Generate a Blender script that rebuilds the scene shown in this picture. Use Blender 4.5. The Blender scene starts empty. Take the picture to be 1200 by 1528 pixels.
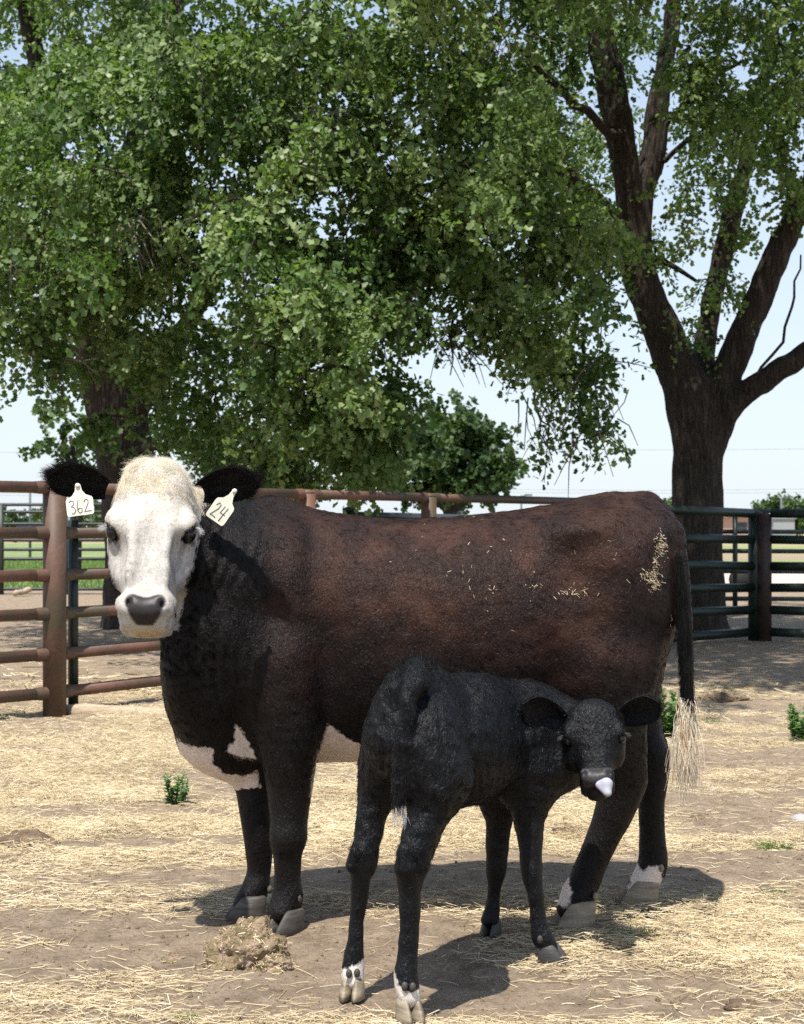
import bpy, math, random
import numpy as np
from mathutils import Vector, Matrix

random.seed(7)
rng = np.random.default_rng(7)
SC = bpy.context.scene
COL = SC.collection

# ------------------------------------------------------------------ camera, sky, sun, exposure
F, CX, HY, CAMH = 2530.0, 600.0, 785.0, 1.25
cam_d = bpy.data.cameras.new('camera')
cam = bpy.data.objects.new('camera', cam_d); COL.objects.link(cam)
cam.location = (0, 0, CAMH); cam.rotation_euler = (math.pi / 2, 0, 0)
cam_d.sensor_fit = 'VERTICAL'; cam_d.sensor_height = 36.0; cam_d.sensor_width = 36.0 * 1200 / 1528
cam_d.lens = F / 1528 * 36.0
cam_d.shift_y = (HY - 764.0) / 1528.0
cam_d.clip_start = 0.1; cam_d.clip_end = 3000
cam_d.dof.use_dof = True; cam_d.dof.focus_distance = 5.05; cam_d.dof.aperture_fstop = 11
SC.camera = cam

LIGHT = Vector((0.18, 0.42, -1.0)).normalized()          # the way the sunlight travels
ELEV = math.asin(-LIGHT.z)
world = bpy.data.worlds.new("World"); SC.world = world; world.use_nodes = True
wn = world.node_tree; wn.nodes.clear()
w_out = wn.nodes.new('ShaderNodeOutputWorld'); w_bg = wn.nodes.new('ShaderNodeBackground')
sky = wn.nodes.new('ShaderNodeTexSky'); sky.sky_type = 'NISHITA'; sky.sun_disc = False
sky.sun_elevation = ELEV; sky.sun_rotation = math.atan2(-LIGHT.x, -LIGHT.y)
sky.air_density = 1.0; sky.dust_density = 0.7; sky.ozone_density = 1.5; sky.altitude = 20
# thin high cloud veil, laid over the sky by direction
geo = wn.nodes.new('ShaderNodeTexCoord'); mp = wn.nodes.new('ShaderNodeMapping'); mp.inputs['Scale'].default_value = (2.0, 2.0, 9.0)
cn = wn.nodes.new('ShaderNodeTexNoise'); cn.inputs['Scale'].default_value = 1.6; cn.inputs['Detail'].default_value = 7; cn.inputs['Roughness'].default_value = 0.6
cr = wn.nodes.new('ShaderNodeMapRange'); cr.inputs['From Min'].default_value = 0.38; cr.inputs['From Max'].default_value = 0.75
cr.inputs['To Max'].default_value = 0.55
mx = wn.nodes.new('ShaderNodeMix'); mx.data_type = 'RGBA'; mx.inputs['B'].default_value = (4.9, 5.45, 6.1, 1)
wn.links.new(geo.outputs['Generated'], mp.inputs['Vector']); wn.links.new(mp.outputs['Vector'], cn.inputs['Vector'])
wn.links.new(cn.outputs['Fac'], cr.inputs['Value'])
sx = wn.nodes.new('ShaderNodeSeparateXYZ'); wn.links.new(geo.outputs['Generated'], sx.inputs['Vector'])
hz = wn.nodes.new('ShaderNodeMapRange'); hz.interpolation_type = 'SMOOTHSTEP'; hz.inputs['From Min'].default_value = 0.60; hz.inputs['From Max'].default_value = -0.02
hz.inputs['To Max'].default_value = 0.78
wn.links.new(sx.outputs['Z'], hz.inputs['Value'])
hm = wn.nodes.new('ShaderNodeMath'); hm.operation = 'MAXIMUM'; wn.links.new(cr.outputs['Result'], hm.inputs[0]); wn.links.new(hz.outputs['Result'], hm.inputs[1])
wn.links.new(hm.outputs[0], mx.inputs['Factor'])
wn.links.new(sky.outputs['Color'], mx.inputs['A']); wn.links.new(mx.outputs['Result'], w_bg.inputs['Color'])
w_bg.inputs['Strength'].default_value = 0.12
wn.links.new(w_bg.outputs['Background'], w_out.inputs['Surface'])

sun_d = bpy.data.lights.new('sun', 'SUN'); sun_d.energy = 4.9; sun_d.angle = math.radians(0.55); sun_d.color = (1.0, 0.955, 0.88)
sun = bpy.data.objects.new('sun', sun_d); COL.objects.link(sun)
sun.rotation_euler = LIGHT.to_track_quat('-Z', 'Y').to_euler(); sun.location = (-4, -8, 20)

SC.view_settings.view_transform = 'Standard'; SC.view_settings.look = 'None'
SC.view_settings.exposure = 0.55; SC.view_settings.gamma = 1.0; SC.view_settings.use_curve_mapping = False
SC.render.engine = 'CYCLES'
SC.cycles.max_bounces = 8; SC.cycles.diffuse_bounces = 4; SC.cycles.glossy_bounces = 3
SC.cycles.transmission_bounces = 6; SC.cycles.transparent_max_bounces = 8
SC.cycles.use_denoising = False

# ------------------------------------------------------------------ helpers
def P(px, py, Y):
    """the point at depth Y seen at picture position (px, py)"""
    return np.array([(px - CX) * Y / F, Y, CAMH - (py - HY) * Y / F])

def smooth01(x, a, b):
    t = np.clip((x - a) / (b - a), 0, 1)
    return t * t * (3 - 2 * t)

def _hash(ix, iy, iz, seed):
    h = (ix.astype(np.uint32) * np.uint32(374761393) + iy.astype(np.uint32) * np.uint32(668265263)
         + iz.astype(np.uint32) * np.uint32(2147483647) + np.uint32((seed * 974634777) & 0xffffffff))
    h = (h ^ (h >> np.uint32(13))) * np.uint32(1274126177)
    h = h ^ (h >> np.uint32(16))
    return (h & np.uint32(0xffffff)).astype(np.float32) / np.float32(0xffffff)

def vnoise(p, scale, seed=0):
    q = np.asarray(p, np.float64) * scale + 1000.0
    i = np.floor(q).astype(np.int64); f = (q - i).astype(np.float32)
    f = f * f * (3 - 2 * f)
    x, y, z = i[:, 0], i[:, 1], i[:, 2]
    r = 0
    for dx in (0, 1):
        wx = f[:, 0] if dx else 1 - f[:, 0]
        for dy in (0, 1):
            wy = f[:, 1] if dy else 1 - f[:, 1]
            for dz in (0, 1):
                wz = f[:, 2] if dz else 1 - f[:, 2]
                r = r + wx * wy * wz * _hash(x + dx, y + dy, z + dz, seed)
    return r

def fbm(p, scale, seed=0, oct=3):
    r, a, t = 0, 1.0, 0
    for o in range(oct):
        r = r + a * vnoise(p, scale * 2 ** o, seed + o * 17); t += a; a *= 0.5
    return r / t

def mesh_np(name, V, Fc, n):
    """mesh from vertex array V and an (m, n) face array"""
    me = bpy.data.meshes.new(name)
    V = np.asarray(V, np.float32); Fc = np.asarray(Fc, np.int32)
    me.vertices.add(len(V)); me.vertices.foreach_set('co', V.ravel())
    me.loops.add(Fc.size); me.loops.foreach_set('vertex_index', Fc.ravel())
    me.polygons.add(len(Fc)); me.polygons.foreach_set('loop_start', np.arange(0, Fc.size, n, dtype=np.int32))
    me.update(calc_edges=True); me.validate()
    return me

BASE = {}
def link(name, me, mat, parent=None, base=None, smooth=True):
    o = bpy.data.objects.new(name, me); COL.objects.link(o)
    if parent is not None:
        o.parent = parent; BASE[o.name] = BASE[parent.name]
    else:
        b = np.zeros(3) if base is None else np.asarray(base, float)
        BASE[o.name] = b; o.location = b
    if mat is not None and me is not None: me.materials.append(mat)
    if me is not None and smooth: me.shade_smooth()
    return o

def mk(name, V, Fc, mat, parent=None, base=None, smooth=True, n=None, attrs=None):
    """a mesh object; V in world space, stored about the thing's base"""
    V = np.asarray(V, np.float64)
    off = BASE[parent.name] if parent is not None else (np.zeros(3) if base is None else np.asarray(base, float))
    if n is None:
        me = bpy.data.meshes.new(name); me.from_pydata((V - off).tolist(), [], [tuple(int(i) for i in f) for f in Fc]); me.update()
    else:
        me = mesh_np(name, V - off, Fc, n)
    for k, (typ, arr) in (attrs or {}).items():
        a = me.attributes.new(k, typ, 'POINT')
        a.data.foreach_set('color' if typ == 'FLOAT_COLOR' else 'value', np.asarray(arr, np.float32).ravel())
    return link(name, me, mat, parent, base, smooth)

def empty(name, base):
    o = bpy.data.objects.new(name, None); COL.objects.link(o); o.location = base; BASE[o.name] = np.asarray(base, float)
    o.empty_display_size = 0.1
    return o

def tag(o, label=None, cat=None, group=None, kind=None):
    if label: o['label'] = label
    if cat: o['category'] = cat
    if group: o['group'] = group
    if kind: o['kind'] = kind
    return o

class MB:
    """collects pieces into one vertex / face list"""
    def __init__(s): s.v = []; s.f = []
    def add(s, V, Fc):
        b = len(s.v); s.v.extend([tuple(map(float, x)) for x in V]); s.f.extend([tuple(int(i) + b for i in f) for f in Fc])
    def tube(s, pts, rad, n=10, cap=True):
        pts = [np.asarray(p, float) for p in pts]
        if np.isscalar(rad): rad = [rad] * len(pts)
        V, Fc = [], []
        t0 = pts[1] - pts[0]; t0 /= np.linalg.norm(t0)
        u = np.cross(t0, [0, 0, 1.0])
        if np.linalg.norm(u) < 1e-3: u = np.cross(t0, [1.0, 0, 0])
        u /= np.linalg.norm(u)
        for i, p in enumerate(pts):
            t = pts[min(i + 1, len(pts) - 1)] - pts[max(i - 1, 0)]; t /= np.linalg.norm(t)
            u = u - t * np.dot(u, t); u /= np.linalg.norm(u); w = np.cross(t, u)
            for k in range(n):
                a = 2 * math.pi * k / n
                V.append(p + rad[i] * (math.cos(a) * u + math.sin(a) * w))
        for i in range(len(pts) - 1):
            for k in range(n):
                Fc.append((i * n + k, i * n + (k + 1) % n, (i + 1) * n + (k + 1) % n, (i + 1) * n + k))
        if cap:
            Fc.append(tuple(range(n))[::-1]); Fc.append(tuple((len(pts) - 1) * n + k for k in range(n)))
        s.add(V, Fc); return s
    def box(s, c, sx, sy, sz, rz=0.0):
        ca, sa = math.cos(rz), math.sin(rz)
        V = []
        for dz in (-1, 1):
            for dx, dy in ((-1, -1), (1, -1), (1, 1), (-1, 1)):
                x, y = dx * sx / 2, dy * sy / 2
                V.append((c[0] + x * ca - y * sa, c[1] + x * sa + y * ca, c[2] + dz * sz / 2))
        s.add(V, [(3, 2, 1, 0), (4, 5, 6, 7), (0, 1, 5, 4), (1, 2, 6, 5), (2, 3, 7, 6), (3, 0, 4, 7)]); return s
    def out(s, name, mat, parent=None, base=None, smooth=True):
        return mk(name, s.v, s.f, mat, parent, base, smooth)

def ico(sub):
    import bmesh
    bm = bmesh.new(); bmesh.ops.create_icosphere(bm, subdivisions=sub, radius=1.0)
    V = np.array([v.co[:] for v in bm.verts]); Fc = np.array([[v.index for v in f.verts] for f in bm.faces]); bm.free()
    return V, Fc

# ------------------------------------------------------------------ materials
def new_mat(name):
    m = bpy.data.materials.new(name); m.use_nodes = True
    nt = m.node_tree; b = nt.nodes['Principled BSDF']
    return m, nt, b

def N(nt, typ, **kw):
    n = nt.nodes.new(typ)
    for k, v in kw.items():
        if k in n.inputs: n.inputs[k].default_value = v
        else: setattr(n, k, v)
    return n

def ramp(nt, src, stops):
    r = nt.nodes.new('ShaderNodeValToRGB'); e = r.color_ramp.elements
    while len(e) < len(stops): e.new(0.5)
    for i, (p, c) in enumerate(stops):
        e[i].position = p; e[i].color = (*c, 1) if len(c) == 3 else c
    nt.links.new(src, r.inputs['Fac']); return r

def coords(nt, scale=(1, 1, 1), which='Object'):
    t = nt.nodes.new('ShaderNodeTexCoord'); m = nt.nodes.new('ShaderNodeMapping'); m.inputs['Scale'].default_value = scale
    nt.links.new(t.outputs[which], m.inputs['Vector']); return m.outputs['Vector']

def mixrgb(nt, fac, a, b, mode='MIX'):
    m = nt.nodes.new('ShaderNodeMix'); m.data_type = 'RGBA'; m.blend_type = mode
    for s, v in (('Factor', fac), ('A', a), ('B', b)):
        if isinstance(v, (int, float)): m.inputs[s].default_value = v
        elif isinstance(v, tuple): m.inputs[s].default_value = (*v, 1) if len(v) == 3 else v
        else: nt.links.new(v, m.inputs[s])
    return m.outputs['Result']

def bump(nt, b, h, strength=0.3, dist=0.01):
    n = nt.nodes.new('ShaderNodeBump'); n.inputs['Strength'].default_value = strength; n.inputs['Distance'].default_value = dist
    nt.links.new(h, n.inputs['Height']); nt.links.new(n.outputs['Normal'], b.inputs['Normal'])

def noisy(name, stops, scale=10, detail=5, rough=0.8, bscale=None, bstr=0.3, bdist=0.01, sc=(1, 1, 1), metallic=0.0):
    m, nt, b = new_mat(name)
    v = coords(nt, sc)
    n = N(nt, 'ShaderNodeTexNoise', Scale=scale, Detail=detail, Roughness=0.6); nt.links.new(v, n.inputs['Vector'])
    r = ramp(nt, n.outputs['Fac'], stops); nt.links.new(r.outputs['Color'], b.inputs['Base Color'])
    b.inputs['Roughness'].default_value = rough; b.inputs['Metallic'].default_value = metallic
    if bscale:
        n2 = N(nt, 'ShaderNodeTexNoise', Scale=bscale, Detail=6, Roughness=0.65); nt.links.new(v, n2.inputs['Vector'])
        bump(nt, b, n2.outputs['Fac'], bstr, bdist)
    return m

def m_ground():
    m, nt, b = new_mat('dry_dirt_with_chaff')
    v = coords(nt)
    big = N(nt, 'ShaderNodeTexNoise', Scale=0.9, Detail=4, Roughness=0.55); nt.links.new(v, big.inputs['Vector'])
    mid = N(nt, 'ShaderNodeTexNoise', Scale=9, Detail=7, Roughness=0.7); nt.links.new(v, mid.inputs['Vector'])
    fine = N(nt, 'ShaderNodeTexNoise', Scale=70, Detail=6, Roughness=0.75); nt.links.new(v, fine.inputs['Vector'])
    dirt = ramp(nt, mid.outputs['Fac'], [(0.28, (0.17, 0.127, 0.090)), (0.5, (0.31, 0.238, 0.170)), (0.72, (0.43, 0.340, 0.250))])
    # chaff: stretched fine flecks in two directions
    flecks = None
    for ang, sx in ((0.5, 26), (2.2, 30), (1.3, 22)):
        tc = nt.nodes.new('ShaderNodeTexCoord'); mpn = nt.nodes.new('ShaderNodeMapping')
        mpn.inputs['Rotation'].default_value = (0, 0, ang); mpn.inputs['Scale'].default_value = (sx, sx * 9, 1)
        nt.links.new(tc.outputs['Object'], mpn.inputs['Vector'])
        nn = N(nt, 'ShaderNodeTexNoise', Scale=1.0, Detail=3, Roughness=0.5); nt.links.new(mpn.outputs['Vector'], nn.inputs['Vector'])
        mr = N(nt, 'ShaderNodeMapRange'); mr.inputs['From Min'].default_value = 0.56; mr.inputs['From Max'].default_value = 0.64
        nt.links.new(nn.outputs['Fac'], mr.inputs['Value'])
        if flecks is None: flecks = mr.outputs['Result']
        else:
            mm = N(nt, 'ShaderNodeMath', operation='MAXIMUM'); nt.links.new(flecks, mm.inputs[0]); nt.links.new(mr.outputs['Result'], mm.inputs[1]); flecks = mm.outputs[0]
    att = N(nt, 'ShaderNodeAttribute', attribute_name='chaff')
    ad = N(nt, 'ShaderNodeMath', operation='MULTIPLY'); nt.links.new(flecks, ad.inputs[0]); nt.links.new(att.outputs['Fac'], ad.inputs[1])
    straw = ramp(nt, fine.outputs['Fac'], [(0.3, (0.33, 0.24, 0.12)), (0.7, (0.56, 0.44, 0.25))])
    c = mixrgb(nt, ad.outputs[0], dirt.outputs['Color'], straw.outputs['Color'])
    # chaff dust tints the soil where the litter is thick
    half = N(nt, 'ShaderNodeMath', operation='MULTIPLY'); half.inputs[1].default_value = 0.30; nt.links.new(att.outputs['Fac'], half.inputs[0])
    c = mixrgb(nt, half.outputs[0], c, (0.46, 0.375, 0.25))
    far = N(nt, 'ShaderNodeAttribute', attribute_name='field')
    fcol = ramp(nt, big.outputs['Fac'], [(0.3, (0.30, 0.26, 0.14)), (0.5, (0.36, 0.30, 0.18)), (0.7, (0.22, 0.25, 0.10))])
    c = mixrgb(nt, far.outputs['Fac'], c, fcol.outputs['Color'])
    spk = ramp(nt, fine.outputs['Fac'], [(0.30, (0.45, 0.45, 0.45)), (0.48, (1, 1, 1)), (0.75, (1.18, 1.15, 1.1))])
    c = mixrgb(nt, 1.0, c, spk.outputs['Color'], 'MULTIPLY')
    nt.links.new(c, b.inputs['Base Color']); b.inputs['Roughness'].default_value = 0.95; b.inputs['Specular IOR Level'].default_value = 0.15
    hs = N(nt, 'ShaderNodeMath', operation='ADD'); nt.links.new(mid.outputs['Fac'], hs.inputs[0]); nt.links.new(fine.outputs['Fac'], hs.inputs[1])
    bump(nt, b, hs.outputs[0], 0.9, 0.02)
    return m

def m_bark():
    m, nt, b = new_mat('furrowed_bark')
    v = coords(nt, (9, 9, 1.6))
    n = N(nt, 'ShaderNodeTexNoise', Scale=2.6, Detail=8, Roughness=0.65, Distortion=0.6); nt.links.new(v, n.inputs['Vector'])
    w = N(nt, 'ShaderNodeTexVoronoi', Scale=2.4); w.feature = 'DISTANCE_TO_EDGE'; nt.links.new(v, w.inputs['Vector'])
    r = ramp(nt, n.outputs['Fac'], [(0.3, (0.022, 0.017, 0.014)), (0.55, (0.060, 0.048, 0.039)), (0.75, (0.11, 0.092, 0.078))])
    nt.links.new(r.outputs['Color'], b.inputs['Base Color']); b.inputs['Roughness'].default_value = 0.95; b.inputs['Specular IOR Level'].default_value = 0.2
    s = N(nt, 'ShaderNodeMath', operation='MULTIPLY_ADD'); nt.links.new(w.outputs['Distance'], s.inputs[0]); s.inputs[1].default_value = 1.2; nt.links.new(n.outputs['Fac'], s.inputs[2])
    bump(nt, b, s.outputs[0], 1.0, 0.05)
    return m

def m_leaf(name, dark, mid, light, trans=0.40):
    m, nt, b = new_mat(name)
    a = N(nt, 'ShaderNodeAttribute', attribute_name='tint')
    r = ramp(nt, a.outputs['Fac'], [(0.0, dark), (0.5, mid), (1.0, light)])
    nt.links.new(r.outputs['Color'], b.inputs['Base Color']); b.inputs['Roughness'].default_value = 0.45; b.inputs['Specular IOR Level'].default_value = 0.40
    tr = nt.nodes.new('ShaderNodeBsdfTranslucent')
    tc = mixrgb(nt, 1.0, r.outputs['Color'], (1.25, 1.5, 0.55), 'MULTIPLY'); nt.links.new(tc, tr.inputs['Color'])
    ms = nt.nodes.new('ShaderNodeMixShader'); ms.inputs['Fac'].default_value = trans
    nt.links.new(b.outputs['BSDF'], ms.inputs[1]); nt.links.new(tr.outputs['BSDF'], ms.inputs[2])
    nt.links.new(ms.outputs['Shader'], nt.nodes['Material Output'].inputs['Surface'])
    return m

def m_straw():
    m, nt, b = new_mat('straw')
    a = N(nt, 'ShaderNodeAttribute', attribute_name='tint')
    r = ramp(nt, a.outputs['Fac'], [(0.0, (0.20, 0.14, 0.08)), (0.35, (0.42, 0.33, 0.19)), (0.7, (0.58, 0.475, 0.295)), (1.0, (0.72, 0.64, 0.46))])
    nt.links.new(r.outputs['Color'], b.inputs['Base Color']); b.inputs['Roughness'].default_value = 0.55; b.inputs['Specular IOR Level'].default_value = 0.3
    return m

def m_pipe(name, c1, c2, c3, rough=0.6):
    m, nt, b = new_mat(name)
    v = coords(nt)
    n = N(nt, 'ShaderNodeTexNoise', Scale=2.2, Detail=6, Roughness=0.65); nt.links.new(v, n.inputs['Vector'])
    f = N(nt, 'ShaderNodeTexNoise', Scale=45, Detail=4, Roughness=0.6); nt.links.new(v, f.inputs['Vector'])
    s = N(nt, 'ShaderNodeMath', operation='MULTIPLY_ADD'); nt.links.new(f.outputs['Fac'], s.inputs[0]); s.inputs[1].default_value = 0.35; nt.links.new(n.outputs['Fac'], s.inputs[2])
    r = ramp(nt, s.outputs[0], [(0.54, c1), (0.66, c2), (0.80, c3)])
    nt.links.new(r.outputs['Color'], b.inputs['Base Color']); b.inputs['Roughness'].default_value = rough
    bump(nt, b, f.outputs['Fac'], 0.25, 0.003)
    return m

def m_hide(name, gloss=0.5, spec=0.3, tuft=45, relief=0.012, fine=0.45):
    """short coat: colour from the 'coat' attribute, white markings from the ragged edge of the 'white' field"""
    m, nt, b = new_mat(name)
    c = N(nt, 'ShaderNodeAttribute', attribute_name='coat'); wf = N(nt, 'ShaderNodeAttribute', attribute_name='white')
    wc = N(nt, 'ShaderNodeAttribute', attribute_name='pale'); sk = N(nt, 'ShaderNodeAttribute', attribute_name='skin')
    v = coords(nt)
    n = N(nt, 'ShaderNodeTexNoise', Scale=60, Detail=5, Roughness=0.6); nt.links.new(v, n.inputs['Vector'])
    hi = N(nt, 'ShaderNodeTexNoise', Scale=160, Detail=4, Roughness=0.6); nt.links.new(v, hi.inputs['Vector'])
    k = N(nt, 'ShaderNodeMath', operation='MULTIPLY_ADD'); nt.links.new(n.outputs['Fac'], k.inputs[0]); k.inputs[1].default_value = 0.03
    nt.links.new(wf.outputs['Fac'], k.inputs[2])
    mr = N(nt, 'ShaderNodeMapRange'); mr.inputs['From Min'].default_value = 0.012; mr.inputs['From Max'].default_value = 0.019; nt.links.new(k.outputs[0], mr.inputs['Value'])
    col = mixrgb(nt, mr.outputs['Result'], c.outputs['Color'], wc.outputs['Color'])
    sp = ramp(nt, hi.outputs['Fac'], [(0.3, (0.75, 0.75, 0.75)), (0.7, (1.18, 1.18, 1.18))])
    col = mixrgb(nt, 1.0, col, sp.outputs['Color'], 'MULTIPLY')
    nt.links.new(col, b.inputs['Base Color'])
    rr = N(nt, 'ShaderNodeMapRange'); nt.links.new(sk.outputs['Fac'], rr.inputs['Value']); rr.inputs['To Min'].default_value = gloss; rr.inputs['To Max'].default_value = 0.42
    nt.links.new(rr.outputs['Result'], b.inputs['Roughness'])
    b.inputs['Specular IOR Level'].default_value = spec
    # relief of the coat: fine hair streaks over tufts that lie downwards
    v2 = coords(nt, (1.0, 1.0, .32)); v3 = coords(nt, (1.0, 1.0, .55))
    fu = N(nt, 'ShaderNodeTexNoise', Scale=170, Detail=3, Roughness=0.6, Distortion=0.5); nt.links.new(v2, fu.inputs['Vector'])
    tu = N(nt, 'ShaderNodeTexNoise', Scale=tuft, Detail=4, Roughness=0.55, Distortion=1.6); nt.links.new(v3, tu.inputs['Vector'])
    hs = N(nt, 'ShaderNodeMath', operation='MULTIPLY_ADD'); nt.links.new(fu.outputs['Fac'], hs.inputs[0]); hs.inputs[1].default_value = fine; nt.links.new(tu.outputs['Fac'], hs.inputs[2])
    inv = N(nt, 'ShaderNodeMath', operation='SUBTRACT'); inv.inputs[0].default_value = 1.0; s8 = N(nt, 'ShaderNodeMath', operation='MULTIPLY'); s8.inputs[1].default_value = 0.72; nt.links.new(sk.outputs['Fac'], s8.inputs[0]); nt.links.new(s8.outputs[0], inv.inputs[1])
    bn = nt.nodes.new('ShaderNodeBump'); bn.inputs['Distance'].default_value = relief; nt.links.new(hs.outputs[0], bn.inputs['Height'])
    kk = N(nt, 'ShaderNodeMapRange'); nt.links.new(mr.outputs['Result'], kk.inputs['Value']); kk.inputs['To Min'].default_value = 1.0; kk.inputs['To Max'].default_value = 0.35
    k2 = N(nt, 'ShaderNodeMath', operation='MULTIPLY'); nt.links.new(kk.outputs['Result'], k2.inputs[0]); nt.links.new(inv.outputs[0], k2.inputs[1]); nt.links.new(k2.outputs[0], bn.inputs['Strength'])
    nt.links.new(bn.outputs['Normal'], b.inputs['Normal'])
    return m

def m_strand(name, rough=0.5, spec=0.1, through=0.3):
    m, nt, b = new_mat(name)
    c = N(nt, 'ShaderNodeAttribute', attribute_name='hair_colour')
    nt.links.new(c.outputs['Color'], b.inputs['Base Color']); b.inputs['Roughness'].default_value = rough; b.inputs['Specular IOR Level'].default_value = spec
    tr = nt.nodes.new('ShaderNodeBsdfTranslucent'); nt.links.new(c.outputs['Color'], tr.inputs['Color'])
    ms = nt.nodes.new('ShaderNodeMixShader'); ms.inputs['Fac'].default_value = through
    nt.links.new(b.outputs['BSDF'], ms.inputs[1]); nt.links.new(tr.outputs['BSDF'], ms.inputs[2])
    nt.links.new(ms.outputs['Shader'], nt.nodes['Material Output'].inputs['Surface'])
    return m

def plain(name, col, rough=0.6, spec=0.5, coat=0.0):
    m, nt, b = new_mat(name)
    v = coords(nt); n = N(nt, 'ShaderNodeTexNoise', Scale=35, Detail=4); nt.links.new(v, n.inputs['Vector'])
    r = ramp(nt, n.outputs['Fac'], [(0.3, tuple(x * 0.82 for x in col)), (0.7, tuple(min(1, x * 1.12) for x in col))])
    nt.links.new(r.outputs['Color'], b.inputs['Base Color'])
    b.inputs['Roughness'].default_value = rough; b.inputs['Specular IOR Level'].default_value = spec; b.inputs['Coat Weight'].default_value = coat
    return m

M = dict(
    ground=m_ground(), bark=m_bark(), straw=m_straw(),
    rust=m_pipe('weathered_red_brown_pipe', (0.062, 0.055, 0.028), (0.088, 0.050, 0.031), (0.150, 0.070, 0.046)),
    brown=m_pipe('dark_brown_pipe', (0.014, 0.012, 0.010), (0.030, 0.016, 0.012), (0.065, 0.03, 0.022)),
    green=m_pipe('worn_dark_green_pipe', (0.005, 0.012, 0.008), (0.008, 0.020, 0.013), (0.016, 0.032, 0.022), 0.45),
    black=m_pipe('blackened_panel_steel', (0.010, 0.014, 0.012), (0.016, 0.024, 0.020), (0.035, 0.04, 0.035), 0.5),
    leaf=m_leaf('tree_leaf', (0.038, 0.085, 0.018), (0.135, 0.208, 0.062), (0.30, 0.37, 0.16)),
    leaf_far=m_leaf('distant_leaf', (0.030, 0.062, 0.016), (0.055, 0.10, 0.024), (0.10, 0.15, 0.04), 0.25),
    deadwood=plain('dead_twig_bark', (0.20, 0.17, 0.15), 0.9),
    leaf_dark=m_leaf('dark_leaf', (0.020, 0.045, 0.012), (0.038, 0.078, 0.018), (0.075, 0.12, 0.03), 0.25),
    weed=m_leaf('weed_leaf', (0.09, 0.16, 0.06), (0.15, 0.25, 0.105), (0.22, 0.33, 0.16)),
    grass=m_leaf('grass_blade', (0.08, 0.13, 0.03), (0.15, 0.22, 0.065), (0.24, 0.31, 0.11)),
    hide=m_hide('cow_hide', 0.46, 0.21, 105, 0.0048, 0.8), calf_hide=m_hide('calf_hide', 0.44, 0.24, 80, 0.0055, 0.6),
    strand=m_strand('coat_hair', 0.42, 0.09, .3), strand_calf=m_strand('calf_coat_hair', 0.34, 0.22, .1), strand_pale=m_strand('pale_hair', 0.6, 0.12, .4),
    hoof=noisy('hoof_horn', [(0.3, (0.022, 0.019, 0.016)), (0.55, (0.055, 0.047, 0.038)), (0.75, (0.13, 0.105, 0.075))], 14, 4, 0.6, 60, 0.3, 0.004, (1, 1, 5)),
    hoof_pale=noisy('pale_hoof_horn', [(0.3, (0.14, 0.11, 0.075)), (0.7, (0.36, 0.30, 0.21))], 14, 4, 0.65, 60, 0.3, 0.004, (1, 1, 5)),
    hoof_dark=noisy('dark_hoof_horn', [(0.3, (0.02, 0.02, 0.02)), (0.7, (0.06, 0.055, 0.05))], 14, 4, 0.5, 60, 0.3, 0.004, (1, 1, 5)),
    eye=plain('eye_ball', (0.006, 0.0045, 0.004), 0.10, 0.4, 0.2),
    ear_in=plain('ear_lining', (0.045, 0.03, 0.026), 0.8),
    tagm=plain('ear_tag_plastic', (0.78, 0.75, 0.60), 0.45), ink=plain('tag_ink', (0.12, 0.12, 0.14), 0.6),
    tongue=plain('tongue', (0.42, 0.43, 0.50), 0.35, 0.5),
    dung=noisy('dry_dung', [(0.3, (0.09, 0.058, 0.034)), (0.5, (0.17, 0.115, 0.07)), (0.7, (0.29, 0.21, 0.13))], 16, 7, 0.95, 55, 1.0, 0.02),
    haydung=noisy('hay_and_dung', [(0.3, (0.13, 0.10, 0.05)), (0.48, (0.36, 0.27, 0.15)), (0.62, (0.55, 0.39, 0.28)), (0.75, (0.62, 0.48, 0.36))], 26, 8, 0.95, 90, 1.0, 0.03),
    stone=noisy('grey_stone', [(0.3, (0.26, 0.25, 0.24)), (0.7, (0.46, 0.45, 0.44))], 20, 5, 0.9, 60, 0.5, 0.005),
    wood=noisy('bleached_wood', [(0.3, (0.30, 0.22, 0.15)), (0.7, (0.52, 0.42, 0.30))], 6, 6, 0.9, 40, 0.6, 0.005, (1, 8, 8)),
    turf=noisy('green_turf', [(0.3, (0.13, 0.17, 0.06)), (0.5, (0.19, 0.25, 0.09)), (0.7, (0.27, 0.31, 0.13))], 0.8, 8, 0.95, 20, 0.8, 0.05),
    verge=noisy('dry_green_verge', [(0.3, (0.15, 0.20, 0.06)), (0.7, (0.33, 0.34, 0.15))], 0.5, 8, 0.95, 20, 0.8, 0.05),
    road=noisy('pale_gravel_road', [(0.3, (0.42, 0.37, 0.30)), (0.7, (0.55, 0.50, 0.42))], 1.5, 8, 0.95, 30, 0.4, 0.02),
    wallp=plain('pink_stucco', (0.52, 0.33, 0.27), 0.9), roofm=plain('grey_roof', (0.30, 0.31, 0.33), 0.8), dark=plain('dark_glass', (0.03, 0.04, 0.05), 0.2),
    white=plain('white_paint', (0.75, 0.75, 0.74), 0.5), blue=plain('dark_blue_paint', (0.02, 0.035, 0.075), 0.4), tyre=plain('tyre_rubber', (0.015, 0.015, 0.015), 0.9),
    pole=plain('grey_pole', (0.10, 0.11, 0.12), 0.6), cable=plain('cable', (0.30, 0.33, 0.37), 0.7),
)

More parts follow.
